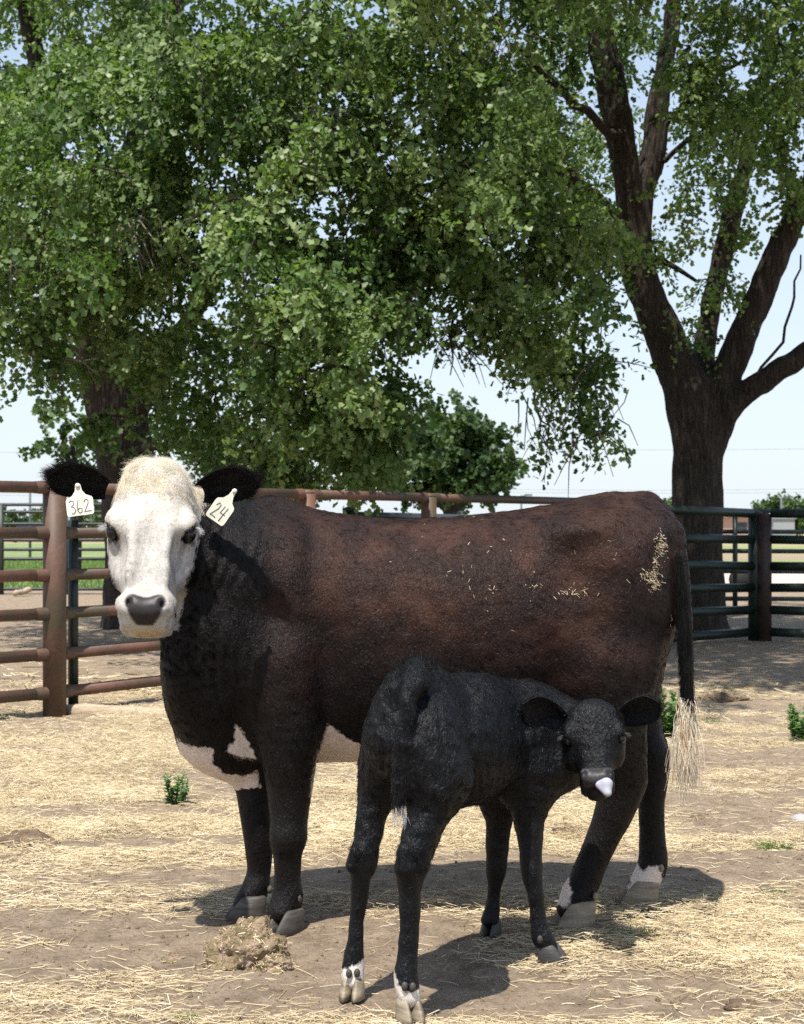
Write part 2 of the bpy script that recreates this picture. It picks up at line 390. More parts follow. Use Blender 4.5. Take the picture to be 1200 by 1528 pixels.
# ------------------------------------------------------------------ ground and setting
CLEAR = np.array([0.0, 0.0])
def ground_z(x, y):
    p = np.stack([np.asarray(x, float), np.asarray(y, float), np.zeros_like(np.asarray(x, float))], 1)
    near = smooth01(p[:, 1], 40.0, 14.0)
    z = (fbm(p, 1.1, 3, 2) - 0.5) * 0.035 + (fbm(p, 7.0, 5, 3) - 0.5) * 0.030
    return z * near - 0.004

def chaff_amount(x, y):
    """how thick the loose straw lies at a place"""
    p = np.stack([x, y, np.zeros_like(x)], 1)
    band = smooth01(y, 5.9, 7.4) * smooth01(y, 14.5, 10.8)           # thick bedding across the middle of the pen
    left = smooth01(x, 1.4, -0.9)
    d = 0.17 + 0.80 * band * (0.45 + 0.55 * left) + 0.22 * smooth01(y, 8.0, 6.0) * smooth01(x, 0.3, 1.2)
    d *= 0.12 + 1.5 * smooth01(fbm(p * np.array([.7, 1.5, 1.]), 1.9, 11, 4), 0.36, 0.64)
    d *= 1 - 0.55 * smooth01(y, 12, 16)
    return np.clip(d, 0, 1.15)

def build_ground():
    xs = np.concatenate([-np.geomspace(3.6, 900, 46)[::-1], np.arange(-3.55, 3.56, 0.032), np.geomspace(3.6, 900, 46)])
    ys = np.concatenate([-np.geomspace(0.2, 600, 14)[::-1], np.arange(0.3, 3.6, 0.3), np.arange(3.6, 12.6, 0.032), np.geomspace(12.65, 1500, 150)])
    X, Y = np.meshgrid(xs, ys, indexing='ij')
    V = np.stack([X.ravel(), Y.ravel(), np.zeros(X.size)], 1); V[:, 2] = ground_z(V[:, 0], V[:, 1])
    nx, ny = len(xs), len(ys)
    i, j = np.meshgrid(np.arange(nx - 1), np.arange(ny - 1), indexing='ij'); a = (i * ny + j).ravel()
    Fc = np.stack([a, a + ny, a + ny + 1, a + 1], 1)
    fld = smooth01(V[:, 1], 60, 90)
    o = mk('ground', V, Fc, M['ground'], n=4, attrs={'chaff': ('FLOAT', chaff_amount(V[:, 0], V[:, 1])), 'field': ('FLOAT', fld)})
    tag(o, 'dry trampled dirt of the cattle pen strewn with straw', kind='structure')
build_ground()

def sheet(name, x0, x1, y0, y1, z, mat, label, wav=0.6):
    n = 40
    V, Fc = [], []
    for i in range(n + 1):
        x = x0 + (x1 - x0) * i / n
        V.append((x, y0 + wav * math.sin(i * 1.7) * 0.5 + wav * math.sin(i * 0.61), z)); V.append((x, y1 + wav * math.sin(i * 1.1 + 2), z))
    for i in range(n): Fc.append((2 * i, 2 * i + 2, 2 * i + 3, 2 * i + 1))
    tag(mk(name, V, Fc, mat, smooth=False), label, kind='structure')
sheet('lawn', -60, -1.5, 33.5, 118, 0.02, M['turf'], 'bright green lawn beyond the far panel fence')
sheet('road', 2.0, 90, 36, 49, 0.02, M['road'], 'pale gravel road beyond the right hand pen')
sheet('verge', 3.0, 110, 51, 62, 0.02, M['verge'], 'strip of green verge behind the gravel road')
sheet('verge', 3.0, 160, 78, 104, 0.02, M['verge'], 'pale green strip of field further behind the gravel road', 1.5)

# ------------------------------------------------------------------ smooth-blended solids -> one closed surface
class Solid:
    def __init__(s): s.ops = []
    def _add(s, fn, lo, hi, k, sub=False): s.ops.append((fn, np.asarray(lo, np.float32), np.asarray(hi, np.float32), k, sub))
    def ell(s, c, r, R=None, k=0.04, sub=False):
        c = np.asarray(c, np.float32); r = np.asarray(r, np.float32)
        Rm = None if R is None else np.asarray(R, np.float32)
        def fn(p):
            q = p - c
            if Rm is not None: q = q @ Rm                            # columns of R are the ellipsoid's axes
            k0 = np.linalg.norm(q / r, axis=1); k1 = np.linalg.norm(q / (r * r), axis=1) + 1e-9
            return k0 * (k0 - 1) / k1
        m = float(r.max()); s._add(fn, c - m, c + m, k, sub)
    def cone(s, a, b, r1, r2, k=0.04):
        a = np.asarray(a, np.float32); b = np.asarray(b, np.float32); ba = b - a; L2 = float(ba @ ba) + 1e-12
        def fn(p):
            q = p - a; h = np.clip(q @ ba / L2, 0, 1)
            return np.linalg.norm(q - h[:, None] * ba, axis=1) - (r1 + (r2 - r1) * h)
        m = max(r1, r2); s._add(fn, np.minimum(a, b) - m, np.maximum(a, b) + m, k)
    def chain(s, pts, k=0.03, k0=None):
        """pts: (px, py, depth, radius)"""
        w = np.array([np.append(P(*q[:3]), q[3]) for q in pts]); n = len(w)
        m = np.gradient(w, axis=0) if n > 2 else np.repeat(w[1:] - w[:1], 2, 0); out = []
        for i in range(n - 1):
            for t in (np.arange(4) / 4 if n > 2 else (0,)):
                out.append((2*t**3-3*t**2+1)*w[i] + (t**3-2*t**2+t)*m[i] + (3*t**2-2*t**3)*w[i+1] + (t**3-t**2)*m[i+1])
        out.append(w[-1]); q = np.array(out, np.float32); A, r = q[:, :3], q[:, 3]
        def fn(p):
            d = None
            for i in range(len(A) - 1):
                ba = A[i + 1] - A[i]; e = p - A[i]; h = np.clip(e @ ba / (float(ba @ ba) + 1e-12), 0, 1)
                v = np.linalg.norm(e - h[:, None] * ba, axis=1) - (r[i] + (r[i + 1] - r[i]) * h)
                d = v if d is None else np.minimum(d, v)
            return d
        M_ = float(r.max()); s._add(fn, A.min(0) - M_, A.max(0) + M_, k0 or k)
    def loft(s, O, A, U, W, keys, n=2.3, k=0.05):
        """sections along axis A from O; keys: (s, u_lo, u_hi, w_centre, half_width)"""
        O, A, U, W = [np.asarray(v, np.float32) for v in (O, A, U, W)]
        K = np.array(keys, float); t = K[:, 0]
        tt = np.linspace(t[0], t[-1], 200); cols = []
        for c in range(1, 5):
            m = np.gradient(K[:, c], t)
            i = np.clip(np.searchsorted(t, tt) - 1, 0, len(t) - 2); h = t[i + 1] - t[i]; x = (tt - t[i]) / h
            cols.append((2 * x**3 - 3 * x**2 + 1) * K[i, c] + (x**3 - 2 * x**2 + x) * h * m[i] + (-2 * x**3 + 3 * x**2) * K[i + 1, c] + (x**3 - x**2) * h * m[i + 1])
        def fn(p):
            q = p - O; a = q @ A; u = q @ U; w = q @ W
            ac = np.clip(a, t[0], t[-1])
            lo, hi, wc, hw = [np.interp(ac, tt, c).astype(np.float32) for c in cols]
            uc = (lo + hi) / 2; hu = np.maximum((hi - lo) / 2, 0.004); hw = np.maximum(hw, 0.004)
            du, dw = u - uc, w - wc
            rr = np.sqrt(du * du + dw * dw) + 1e-6
            kk = ((np.abs(du) / hu) ** n + (np.abs(dw) / hw) ** n) ** (1 / n) + 1e-6
            d = rr * (1 - 1 / kk); ov = np.abs(a - ac)
            return np.where(ov > 0, np.sqrt(np.maximum(d, 0) ** 2 + ov * ov) + np.minimum(d, 0) * (ov <= 0), d)
        pts = []
        for kx in keys:
            for uu in (kx[1], kx[2]):
                for ww in (kx[3] - kx[4], kx[3] + kx[4]): pts.append(O + A * kx[0] + U * uu + W * ww)
        pts = np.array(pts); s._add(fn, pts.min(0), pts.max(0), k)
    def eval(s, p):
        d = np.full(len(p), 1.0, np.float32)
        for fn, lo, hi, k, sub in s.ops:
            mg = k + 0.06
            idx = np.nonzero(np.all((p > lo - mg) & (p < hi + mg), axis=1))[0]
            if not len(idx): continue
            v = fn(p[idx]).astype(np.float32); o = d[idx]
            if sub:
                h = np.clip(0.5 - 0.5 * (o + v) / k, 0, 1); d[idx] = o * (1 - h) - v * h + k * h * (1 - h)
            else:
                h = np.clip(0.5 + 0.5 * (o - v) / k, 0, 1); d[idx] = o * (1 - h) + v * h - k * h * (1 - h)
        return d
    def surface(s, h, disp=None, q=4):
        lo = np.min([o[1] for o in s.ops if not o[4]], 0) - 0.06; hi = np.max([o[2] for o in s.ops if not o[4]], 0) + 0.06
        H = h * q; n = np.ceil((hi - lo) / H).astype(int) + 1
        g = [lo[i] + H * np.arange(n[i]) for i in range(3)]
        C = np.stack(np.meshgrid(*g, indexing='ij'), -1).reshape(-1, 3).astype(np.float32)
        D = s.eval(C).reshape(n)
        near = np.abs(D) < H * 2.2
        big = np.repeat(np.repeat(np.repeat(D, q, 0), q, 1), q, 2)
        nb = np.repeat(np.repeat(np.repeat(near, q, 0), q, 1), q, 2)
        I = np.argwhere(nb); pts = (lo + (I + 0.0) * h).astype(np.float32)
        val = np.empty(len(pts), np.float32)
        for c in range(0, len(pts), 400000): val[c:c + 400000] = s.eval(pts[c:c + 400000])
        if disp is not None:
            m = np.abs(val) < 3 * h; val[m] -= disp(pts[m])
        big[nb] = val
        return surface_nets(big, lo, h)

def surface_nets(D, lo, h):
    ins = D < 0
    nx, ny, nz = D.shape
    cnt = np.zeros((nx - 1, ny - 1, nz - 1), np.int8)
    for a in (0, 1):
        for b in (0, 1):
            for c in (0, 1): cnt += ins[a:nx - 1 + a, b:ny - 1 + b, c:nz - 1 + c]
    mask = (cnt > 0) & (cnt < 8); I = np.argwhere(mask)
    vid = np.full(mask.shape, -1, np.int64); vid[mask] = np.arange(len(I))
    acc = np.zeros((len(I), 3)); num = np.zeros(len(I))
    cor = [(a, b, c) for a in (0, 1) for b in (0, 1) for c in (0, 1)]
    val = {c: D[I[:, 0] + c[0], I[:, 1] + c[1], I[:, 2] + c[2]] for c in cor}
    for c in cor:
        for ax in range(3):
            if c[ax] == 0:
                e = list(c); e[ax] = 1; e = tuple(e)
                va, vb = val[c], val[e]; x = (va < 0) != (vb < 0)
                t = np.where(x, va / np.where(x, va - vb, 1), 0)
                pt = np.array(c, float)[None] + t[:, None] * np.eye(3)[ax][None]
                acc[x] += pt[x]; num[x] += 1
    V = lo + (I + acc / num[:, None]) * h
    quads = []
    for ax in range(3):
        o1, o2 = (ax + 1) % 3, (ax + 2) % 3
        sl0 = [slice(1, -1)] * 3; sl1 = [slice(1, -1)] * 3
        sl0[ax] = slice(0, -1); sl1[ax] = slice(1, None)
        A = ins[tuple(sl0)]; B = ins[tuple(sl1)]
        E = np.argwhere(A != B); fl = A[tuple(E.T)]
        E = E + 1; E[:, ax] -= 1
        def cell(d1, d2):
            q = E.copy(); q[:, o1] -= d1; q[:, o2] -= d2
            return vid[q[:, 0], q[:, 1], q[:, 2]]
        Q = np.stack([cell(1, 1), cell(0, 1), cell(0, 0), cell(1, 0)], 1)
        Q[~fl] = Q[~fl][:, ::-1]
        quads.append(Q)
    Q = np.concatenate(quads); Q = Q[(Q >= 0).all(1)]
    return V, Q

def smooth_mesh(V, Q, it=2, f=0.5):
    for _ in range(it):
        acc = np.zeros_like(V); n = np.zeros(len(V))
        for a in range(4):
            for b in (1, 3):
                np.add.at(acc, Q[:, a], V[Q[:, (a + b) % 4]]); np.add.at(n, Q[:, a], 1)
        V = V * (1 - f) + f * acc / n[:, None]
    return V

def vnormals(V, Q):
    fn = np.cross(V[Q[:, 2]] - V[Q[:, 0]], V[Q[:, 3]] - V[Q[:, 1]]); nn = np.zeros_like(V)
    for a in range(4): np.add.at(nn, Q[:, a], fn)
    return nn / (np.linalg.norm(nn, axis=1, keepdims=True) + 1e-12)

def poly_field(pts, poly):
    """signed distance (inside positive) of 2-D points to a polygon"""
    poly = np.asarray(poly, float); a = poly; b = np.roll(poly, -1, 0)
    d = np.full(len(pts), 1e9); ins = np.zeros(len(pts), bool)
    for i in range(len(a)):
        e = b[i] - a[i]; w = pts - a[i]; t = np.clip((w @ e) / (e @ e), 0, 1)
        d = np.minimum(d, np.linalg.norm(w - t[:, None] * e, axis=1))
        c = (a[i, 1] > pts[:, 1]) != (b[i, 1] > pts[:, 1])
        xi = a[i, 0] + (pts[:, 1] - a[i, 1]) / np.where(c, b[i, 1] - a[i, 1], 1) * e[0]
        ins ^= c & (pts[:, 0] < xi)
    return np.where(ins, d, -d)

def hair(name, roots, dirs, normals, length, colour, mat, parent, lift=0.25, curl=0.0, width=0.0004, npt=4, droop=0.0):
    """fine strands laid along dirs from roots"""
    n = len(roots); t = np.linspace(0, 1, npt)
    L = np.broadcast_to(np.asarray(length, float), (n,))[:, None]
    side = np.cross(normals, dirs); ph = rng.uniform(0, 6.28, (n, 1)); amp = curl * rng.uniform(0.4, 1.2, (n, 1))
    pos = np.zeros((n, npt, 3))
    lf = np.broadcast_to(np.asarray(lift, float), (n,))[:, None]
    for i, x in enumerate(t):
        pos[:, i] = roots - normals * 0.002 + L * x * (dirs * (0.55 + 0.4 * x) + normals * lf * (1.6 - x)) \
            + side * amp * L * np.sin(ph + 5 * x) + np.array([0, 0, -1.0]) * droop * L * x * x
    cu = bpy.data.hair_curves.new(name); cu.add_curves([npt] * n)
    off = BASE[parent.name]
    cu.attributes['position'].data.foreach_set('vector', (pos.reshape(-1, 3) - off).astype(np.float32).ravel())
    ra = cu.attributes.get('radius') or cu.attributes.new('radius', 'FLOAT', 'POINT')
    rad = np.broadcast_to(width, (n, 1)) * np.broadcast_to(1.0 - 0.75 * t, (n, npt))
    ra.data.foreach_set('value', rad.astype(np.float32).ravel())
    ca = cu.attributes.new('hair_colour', 'FLOAT_COLOR', 'CURVE')
    ca.data.foreach_set('color', np.concatenate([colour, np.ones((n, 1))], 1).astype(np.float32).ravel())
    cu.materials.append(mat)
    o = bpy.data.objects.new(name, cu); COL.objects.link(o); o.parent = parent; BASE[o.name] = off
    return o

def scatter(V, Q, Nrm, n, weight=None):
    ar = np.linalg.norm(np.cross(V[Q[:, 2]] - V[Q[:, 0]], V[Q[:, 3]] - V[Q[:, 1]]), axis=1) / 2
    if weight is not None: ar = ar * weight[Q[:, 0]]
    c = np.cumsum(ar); f = np.minimum(np.searchsorted(c, rng.uniform(0, c[-1], n)), len(Q) - 1)
    a, b = rng.uniform(0, 1, (n, 1)), rng.uniform(0, 1, (n, 1)); q = Q[f]
    w = [(1 - a) * (1 - b), a * (1 - b), a * b, (1 - a) * b]
    p = sum(w[i] * V[q[:, i]] for i in range(4)); m = sum(w[i] * Nrm[q[:, i]] for i in range(4))
    return p, m / np.linalg.norm(m, axis=1, keepdims=True), q[:, 0]

def unit(v): return v / (np.linalg.norm(v, axis=-1, keepdims=True) + 1e-12)

def px_of(V): return np.stack([CX + F * V[:, 0] / V[:, 1], HY - F * (V[:, 2] - CAMH) / V[:, 1]], 1)

def hoof(name, toe, heel_c, size, mat, parent, yaw):
    """cloven hoof: two claws side by side; toe points along yaw; heel_c is the ground point under the fetlock"""
    mb = MB(); ca, sa = math.cos(yaw), math.sin(yaw)
    for s in (-1, 1):
        rings = []
        for (z, sc, sh) in ((0.0, 1.0, 0.0), (0.012, 1.02, 0.0), (0.35, 0.93, -0.05), (0.7, 0.80, -0.14), (1.0, 0.66, -0.22), (1.12, 0.5, -0.24)):
            ring = []
            for a in range(14):
                t = 2 * math.pi * a / 14
                lx = math.cos(t); ly = math.sin(t)
                x = (0.5 * lx + 0.12 * (lx > 0) * lx) * sc + sh + 0.12
                wid = 0.235 * (1 - 0.45 * max(0, lx) ** 2)
                y = wid * ly * sc + s * (0.235 * (1.0 if z < 0.9 else 0.95)) + (0.05 * s * max(0, lx) * -0.6)
                ring.append((x, y, z * 0.62))
            rings.append(ring)
        V = []
        for r in rings:
            for (x, y, z) in r:
                X, Y2 = x * size, y * size
                V.append((heel_c[0] + X * ca - Y2 * sa, heel_c[1] + X * sa + Y2 * ca, heel_c[2] + z * size))
        n = 14; Fc = [tuple(range(n))[::-1], tuple((len(rings) - 1) * n + k for k in range(n))]
        for i in range(len(rings) - 1):
            for k in range(n): Fc.append((i * n + k, i * n + (k + 1) % n, (i + 1) * n + (k + 1) % n, (i + 1) * n + k))
        mb.add(V, Fc)
    return mb.out(name, mat, parent)

def ear_mesh(root, tip, facing, width, cup, droop, nu=18, nv=11, thick=0.006):
    """cupped leaf-shaped ear; outside and inside skins closed round the rim"""
    root, tip = np.asarray(root), np.asarray(tip); A = unit(tip - root); L = np.linalg.norm(tip - root)
    Nf = unit(np.asarray(facing) - A * np.dot(facing, A)); Wd = np.cross(A, Nf)
    def skin(off):
        S = np.zeros((nu, nv, 3))
        for i in range(nu):
            u = i / (nu - 1); w = width * (0.26 + 0.74 * math.sin(math.pi * min(1, 0.10 + 0.72 * u) ) ** 0.9) * (1 - max(0, (u - 0.72) / 0.28) ** 2.2 * 0.93) * 0.5
            for j in range(nv):
                v = -1 + 2 * j / (nv - 1)
                S[i, j] = root + A * L * u + Wd * w * math.sin(v * 1.25) / math.sin(1.25) - Nf * (cup * (1 - v * v) * (1.0 - 0.45 * u) - 0.0) - Nf * off \
                    + np.array([0, 0, -1.0]) * droop * u * u
        return S
    a, b = skin(0.0), skin(thick)
    V = np.concatenate([a.reshape(-1, 3), b.reshape(-1, 3)]); n = nu * nv; Fc = []
    for i in range(nu - 1):
        for j in range(nv - 1):
            q = (i * nv + j, i * nv + j + 1, (i + 1) * nv + j + 1, (i + 1) * nv + j)
            Fc.append(q[::-1]); Fc.append(tuple(x + n for x in q))
    rim = [i * nv for i in range(nu)] + [(nu - 1) * nv + j for j in range(1, nv)] + [i * nv + nv - 1 for i in range(nu - 2, -1, -1)] + [j for j in range(nv - 2, 0, -1)]
    for k in range(len(rim)):
        p, q = rim[k], rim[(k + 1) % len(rim)]; Fc.append((p, q, q + n, p + n))
    return V, np.array(Fc)

def frame(poll, muz, turn):
    """head frame: D down the face, R to the viewer's right, Nf out of the face"""
    D = unit(muz - poll); f = np.array([math.sin(turn), -math.cos(turn), 0.0]); Nf = unit(f - D * np.dot(f, D)); R = np.cross(D, Nf)
    if R[0] < 0: R = -R
    return D, R, Nf

# ------------------------------------------------------------------ the cow
def build_cow():
    S = Solid()
    YB = 5.52
    keys = []
    for (px, top, bot, hw) in [(318, 850, 1085, .09), (345, 800, 1130, .15), (385, 758, 1150, .205), (440, 756, 1140, .26), (520, 768, 1135, .31), (610, 774, 1132, .335),
                               (700, 769, 1122, .345), (790, 758, 1104, .335), (860, 746, 1075, .31), (925, 739, 1040, .275), (962, 746, 1015, .235), (988, 772, 990, .185), (1005, 820, 950, .10)]:
        a = P(px, top, YB); b = P(px, bot, YB); keys.append((a[0], b[2], a[2], 0.0, hw))
    S.loft((0, YB, 0), (1, 0, 0), (0, 0, 1), (0, 1, 0), keys, 2.25, 0.05)
    # hooks, pins and loin edge
    S.ell(P(872, 800, 5.30), (.10, .05, .05), k=0.09); S.ell(P(985, 800, 5.42), (.07, .05, .06), k=0.07)
    S.ell(P(925, 768, 5.52), (.14, .08, .055), k=0.06)
    # neck, crest and dewlap
    S.chain([(405, 890, 5.47, .245), (350, 868, 5.36, .20), (292, 832, 5.31, .150), (246, 800, 5.25, .100)], 0.08)
    S.chain([(400, 800, 5.50, .12), (330, 790, 5.36, .09), (250, 752, 5.23, .07)], 0.07)
    S.chain([(276, 870, 5.28, .05), (275, 955, 5.23, .068), (285, 1030, 5.26, .085), (305, 1095, 5.36, .085)], 0.09)
    S.chain([(330, 950, 5.30, .15), (335, 1030, 5.36, .15)], 0.08)
    S.ell(P(345, 1095, 5.42), (.150, .14, .150), k=0.06)
    # near shoulder and fore leg
    Rz = np.array([[math.cos(-.25), 0, math.sin(-.25)], [0, 1, 0], [-math.sin(-.25), 0, math.cos(-.25)]])
    S.ell(P(428, 915, 5.33), (.155, .11, .27), Rz, 0.07)
    S.chain([(412, 985, 5.29, .125), (430, 1075, 5.27, .105), (432, 1130, 5.27, .087), (432, 1185, 5.27, .069), (431, 1225, 5.26, .058), (430, 1250, 5.25, .059), (429, 1275, 5.25, .045),
             (429, 1310, 5.25, .041), (429, 1340, 5.25, .050), (422, 1362, 5.23, .045)], 0.025, 0.07)
    S.chain([(400, 1010, 5.55, .12), (386, 1100, 5.46, .09), (382, 1180, 5.44, .062), (384, 1235, 5.43, .050), (386, 1262, 5.43, .046), (386, 1300, 5.43, .038), (380, 1328, 5.42, .045), (368, 1348, 5.41, .042)], 0.025, 0.06)
    # near haunch and hind leg (stepping forward)
    S.ell(P(912, 900, 5.33), (.172, .125, .28), k=0.07); S.ell(P(890, 1010, 5.31), (.13, .10, .17), k=0.08)
    S.chain([(915, 1000, 5.34, .145), (910, 1075, 5.32, .118), (922, 1130, 5.33, .095), (928, 1172, 5.335, .074), (915, 1215, 5.335, .060), (893, 1265, 5.335, .050), (873, 1312, 5.33, .050), (862, 1338, 5.32, .054), (852, 1356, 5.31, .046)], 0.03, 0.06)
    S.cone(P(936, 1120, 5.36), P(948, 1165, 5.36), .03, .034, 0.03)
    # far hind leg
    S.chain([(940, 960, 5.68, .13), (943, 1040, 5.66, .095), (956, 1095, 5.65, .072), (972, 1140, 5.64, .062), (972, 1190, 5.63, .047), (973, 1250, 5.625, .043), (974, 1290, 5.62, .050), (964, 1312, 5.61, .046), (955, 1326, 5.605, .044)], 0.03, 0.06)
    S.cone(P(975, 1085, 5.68), P(983, 1125, 5.67), .025, .03, 0.03)
    # udder hint and flank fold
    S.ell(P(850, 1060, 5.5), (.16, .14, .10), k=0.08)
    # tail
    S.chain([(965, 760, 5.50, .050), (992, 784, 5.46, .040), (1011, 830, 5.40, .030), (1021, 900, 5.37, .025), (1025, 1000, 5.34, .021), (1028, 1075, 5.34, .012)], 0.02, 0.05)
    # head
    poll, muz = P(230, 688, 5.10), P(215, 932, 4.90)
    D, R, Nf = frame(poll, muz, 0.08); L = float(np.linalg.norm(muz - poll)); e = L / 0.52
    hk = [(0.00, -.030, .030, -.105, .055), (.03, -.078, .078, -.115, .088), (.08, -.112, .112, -.115, .115), (.14, -.126, .126, -.118, .120), (.20, -.125, .125, -.12, .121), (.27, -.108, .108, -.125, .115),
          (.34, -.092, .092, -.110, .100), (.40, -.078, .078, -.09, .082), (.45, -.084, .084, -.085, .082), (.49, -.078, .078, -.09, .076), (.515, -.055, .055, -.09, .05), (.52, -.03, .03, -.09, .03)]
    hk = [(a * e, b, c, d, w) for a, b, c, d, w in hk]
    S.loft(poll, D, R, Nf, hk, 2.7, 0.05)
    hp = lambda d, r, n: poll + D * d * e + R * r + Nf * n
    RH = np.stack([R, D, Nf], 1)
    for s in (-1, 1):
        S.ell(hp(.185, s * .112, -.045), (.026, .04, .034), RH, 0.03)                 # brow over the eye
        S.ell(hp(.255, s * .095, -.15), (.032, .09, .07), RH, 0.05)                    # cheek
        S.ell(hp(.30, s * .052, -.008), (.018, .10, .018), RH, 0.035); S.ell(hp(.305, s * .104, -.035), (.026, .055, .040), RH, 0.05, True); S.ell(hp(.405, s * .096, -.04), (.016, .03, .04), RH, .03, True)
        S.ell(hp(.212, s * .132, -.050), (.026, .024, .024), RH, 0.012, True)          # eye socket
        S.ell(hp(.452, s * .052, -.018), (.036, .032, .028), RH, 0.03)                 # nostril wing
        S.ell(hp(.464, s * .047, .012), (.012, .021, .040), RH, 0.006, True)           # nostril
    S.ell(hp(.03, 0, -.06), (.085, .05, .06), RH, 0.05)                                # poll hair bun
    S.ell(hp(.47, 0, -.012), (.05, .03, .026), RH, 0.03)
    S.ell(hp(.498, 0, -.070), (.050, .020, .045), RH, 0.02)                             # chin
    S.ell(hp(.517, 0, -.004), (.06, .004, .026), RH, 0.006, True)                      # mouth line
    def disp(p):
        g = px_of(p); gx, gy = g[:, 0], g[:, 1]; near = smooth01(p[:, 1], 5.56, 5.45); d = 0.0
        for (cx, cy, rx, ry, a) in ((885, 790, 42, 16, .016), (990, 800, 22, 16, .010), (930, 790, 40, 26, -.012), (840, 860, 55, 50, -.016), (905, 830, 50, 30, .006), (492, 980, 22, 110, -.016), (440, 860, 22, 90, .009), (465, 830, 16, 80, -.008),
                                    (405, 900, 14, 90, -.010), (440, 1010, 34, 40, .010), (500, 905, 30, 60, .004), (880, 1000, 40, 60, .010), (830, 1000, 24, 70, -.012), (975, 960, 22, 70, -.008), (560, 800, 60, 14, -.006), (930, 1110, 10, 60, -.008)):
            d = d + a * near * np.exp(-((gx - cx) / rx) ** 2 - ((gy - cy) / ry) ** 2)
        d = d + .0030 * near * np.sin((gx - .25 * (gy - 900)) / 5.4) * smooth01(gx, 520, 570) * smooth01(gx, 780, 700) * smooth01(gy, 810, 850) * smooth01(gy, 1050, 980)
        fold = np.sin((gx + 14 * np.sin(gy / 47.0) + .15 * gy) / 2.9 + 5 * fbm(p, 5, 402, 2)); d = d + .0036 * fold * smooth01(fbm(p, 6, 401, 2), .35, .6) * smooth01(gx, 296, 325) * smooth01(gx, 415, 375) * smooth01(gy, 770, 800) * smooth01(gy, 1060, 960)
        return d + (fbm(p, 16, 31, 2) - 0.5) * 0.006 + (vnoise(p * np.array([1, 1, .25], np.float32), 30, 5) - .5) * 0.004 * smooth01(p[:, 0], -.30, -.46)
    V, Q = S.surface(0.0068, disp)
    V = smooth_mesh(V, Q, 1, 0.4); Nn = vnormals(V, Q)
    W2 = lambda pts, Y: [tuple(P(a, b, Y)[[0, 2]]) for a, b in pts]
    rel = lambda p: np.stack([(p - poll) @ D / e, (p - poll) @ R, (p - poll) @ Nf], 1)
    def fields(p):
        xz = p[:, [0, 2]]; h = rel(p); near_head = (h[:, 0] > -.06) & (h[:, 0] < .60) & (np.abs(h[:, 1]) < .2) & (h[:, 2] > -.32)
        face = np.where(near_head, np.minimum(h[:, 2] + .165 + .08 * smooth01(h[:, 0], .14, .06) + .10 * smooth01(h[:, 0], .15, .35) - .13 * smooth01(h[:, 0], .43, .53) , np.minimum(h[:, 0] + .05, np.interp(h[:, 0], [-.05, .2, .30, .36, .42, .52, .6], [.14, .142, .126, .102, .091, .086, .05]) - np.abs(h[:, 1]))), -.3)
        for s in (-1, 1):                                                             # dark rims of the eyes
            a_ = h[:, 0] - .214; b_ = s * h[:, 1] - .118; ca_, sa_ = .80, .60; ed = .0225 - np.sqrt(((a_ * ca_ - b_ * sa_) * .72) ** 2 + ((a_ * sa_ + b_ * ca_) * 1.25) ** 2 + ((h[:, 2] + .05) * .6) ** 2)
            face = np.minimum(face, np.where(near_head, -ed, face))
        w = face
        body = ~near_head
        A = poly_field(xz, W2([(262, 1098), (275, 1107), (300, 1111), (322, 1113), (319, 1135), (335, 1154), (360, 1158), (384, 1151), (386, 1178), (330, 1185), (264, 1165)], 5.33))
        B = poly_field(xz, W2([(355, 1076), (363, 1085), (371, 1102), (384, 1132), (360, 1130), (338, 1118), (352, 1102)], 5.32))
        C = poly_field(xz, W2([(492, 1074), (505, 1085), (521, 1098), (546, 1109), (700, 1114), (850, 1108), (850, 1180), (466, 1180), (476, 1120)], 5.38))
        A = np.where(p[:, 1] < 5.60, A, -.2); B = np.where(p[:, 1] < 5.45, B, -.2)
        Dh = poly_field(xz, W2([(812, 1350), (833, 1320), (848, 1302), (853, 1328), (845, 1350)], 5.31)); E = poly_field(xz, W2([(925, 1352), (950, 1287), (957, 1298), (968, 1290), (986, 1288), (990, 1352)], 5.6))
        Dh = np.where(p[:, 1] < 5.45, Dh, -.2); E = np.where(p[:, 1] > 5.45, E, -.2)
        for X in (A, B, C, Dh, E): w = np.where(body, np.maximum(w, X), w)
        nose = np.where(near_head, np.minimum((1 - ((np.abs(h[:, 1]) / (.066 - .016 * smooth01(h[:, 0], .44, .515))) ** 3 + (np.abs(h[:, 0] - .472 - .008 * np.cos(h[:, 1] * 60)) / .046) ** 3) ** (1 / 3)) * .045, h[:, 2] + .032), -1)
        return w, nose, h, near_head
    def coat_cols(p, w, nose, h, near_head):
        g = px_of(p); x, y = g[:, 0], g[:, 1]
        big = fbm(p, 4.0, 51, 3); md = fbm(p, 13.0, 71, 3)
        red = smooth01(x + 40 * (big - .5), 385, 540) * smooth01(y + 50 * (big - .5) - 30 * smooth01(x, 700, 900), 1040, 880) * smooth01(x, 1035, 985)
        red = np.maximum(red, 0.42 * smooth01(x, 370, 420) * smooth01(y, 1120, 960) * smooth01(x, 560, 480))
        for (cx, cy, rx, ry, k) in ((800, 905, 60, 26, .75), (965, 925, 58, 75, .9), (540, 955, 36, 40, .6), (985, 800, 26, 40, .7), (700, 776, 160, 12, .5), (915, 748, 60, 14, .6), (430, 990, 22, 40, .35), (500, 1030, 40, 60, .5)):
            red = red * (1 - k * np.exp(-((x - cx) / rx) ** 2 - ((y - cy) / ry) ** 2))
        red = np.clip(red * (0.50 + .75 * smooth01(md * .7 + big * .3, .3, .7)), 0, 1.15)[:, None]
        c = np.array([.0050, .0036, .0035]) * (1 - red) + np.array([.035, .0138, .0083]) * red
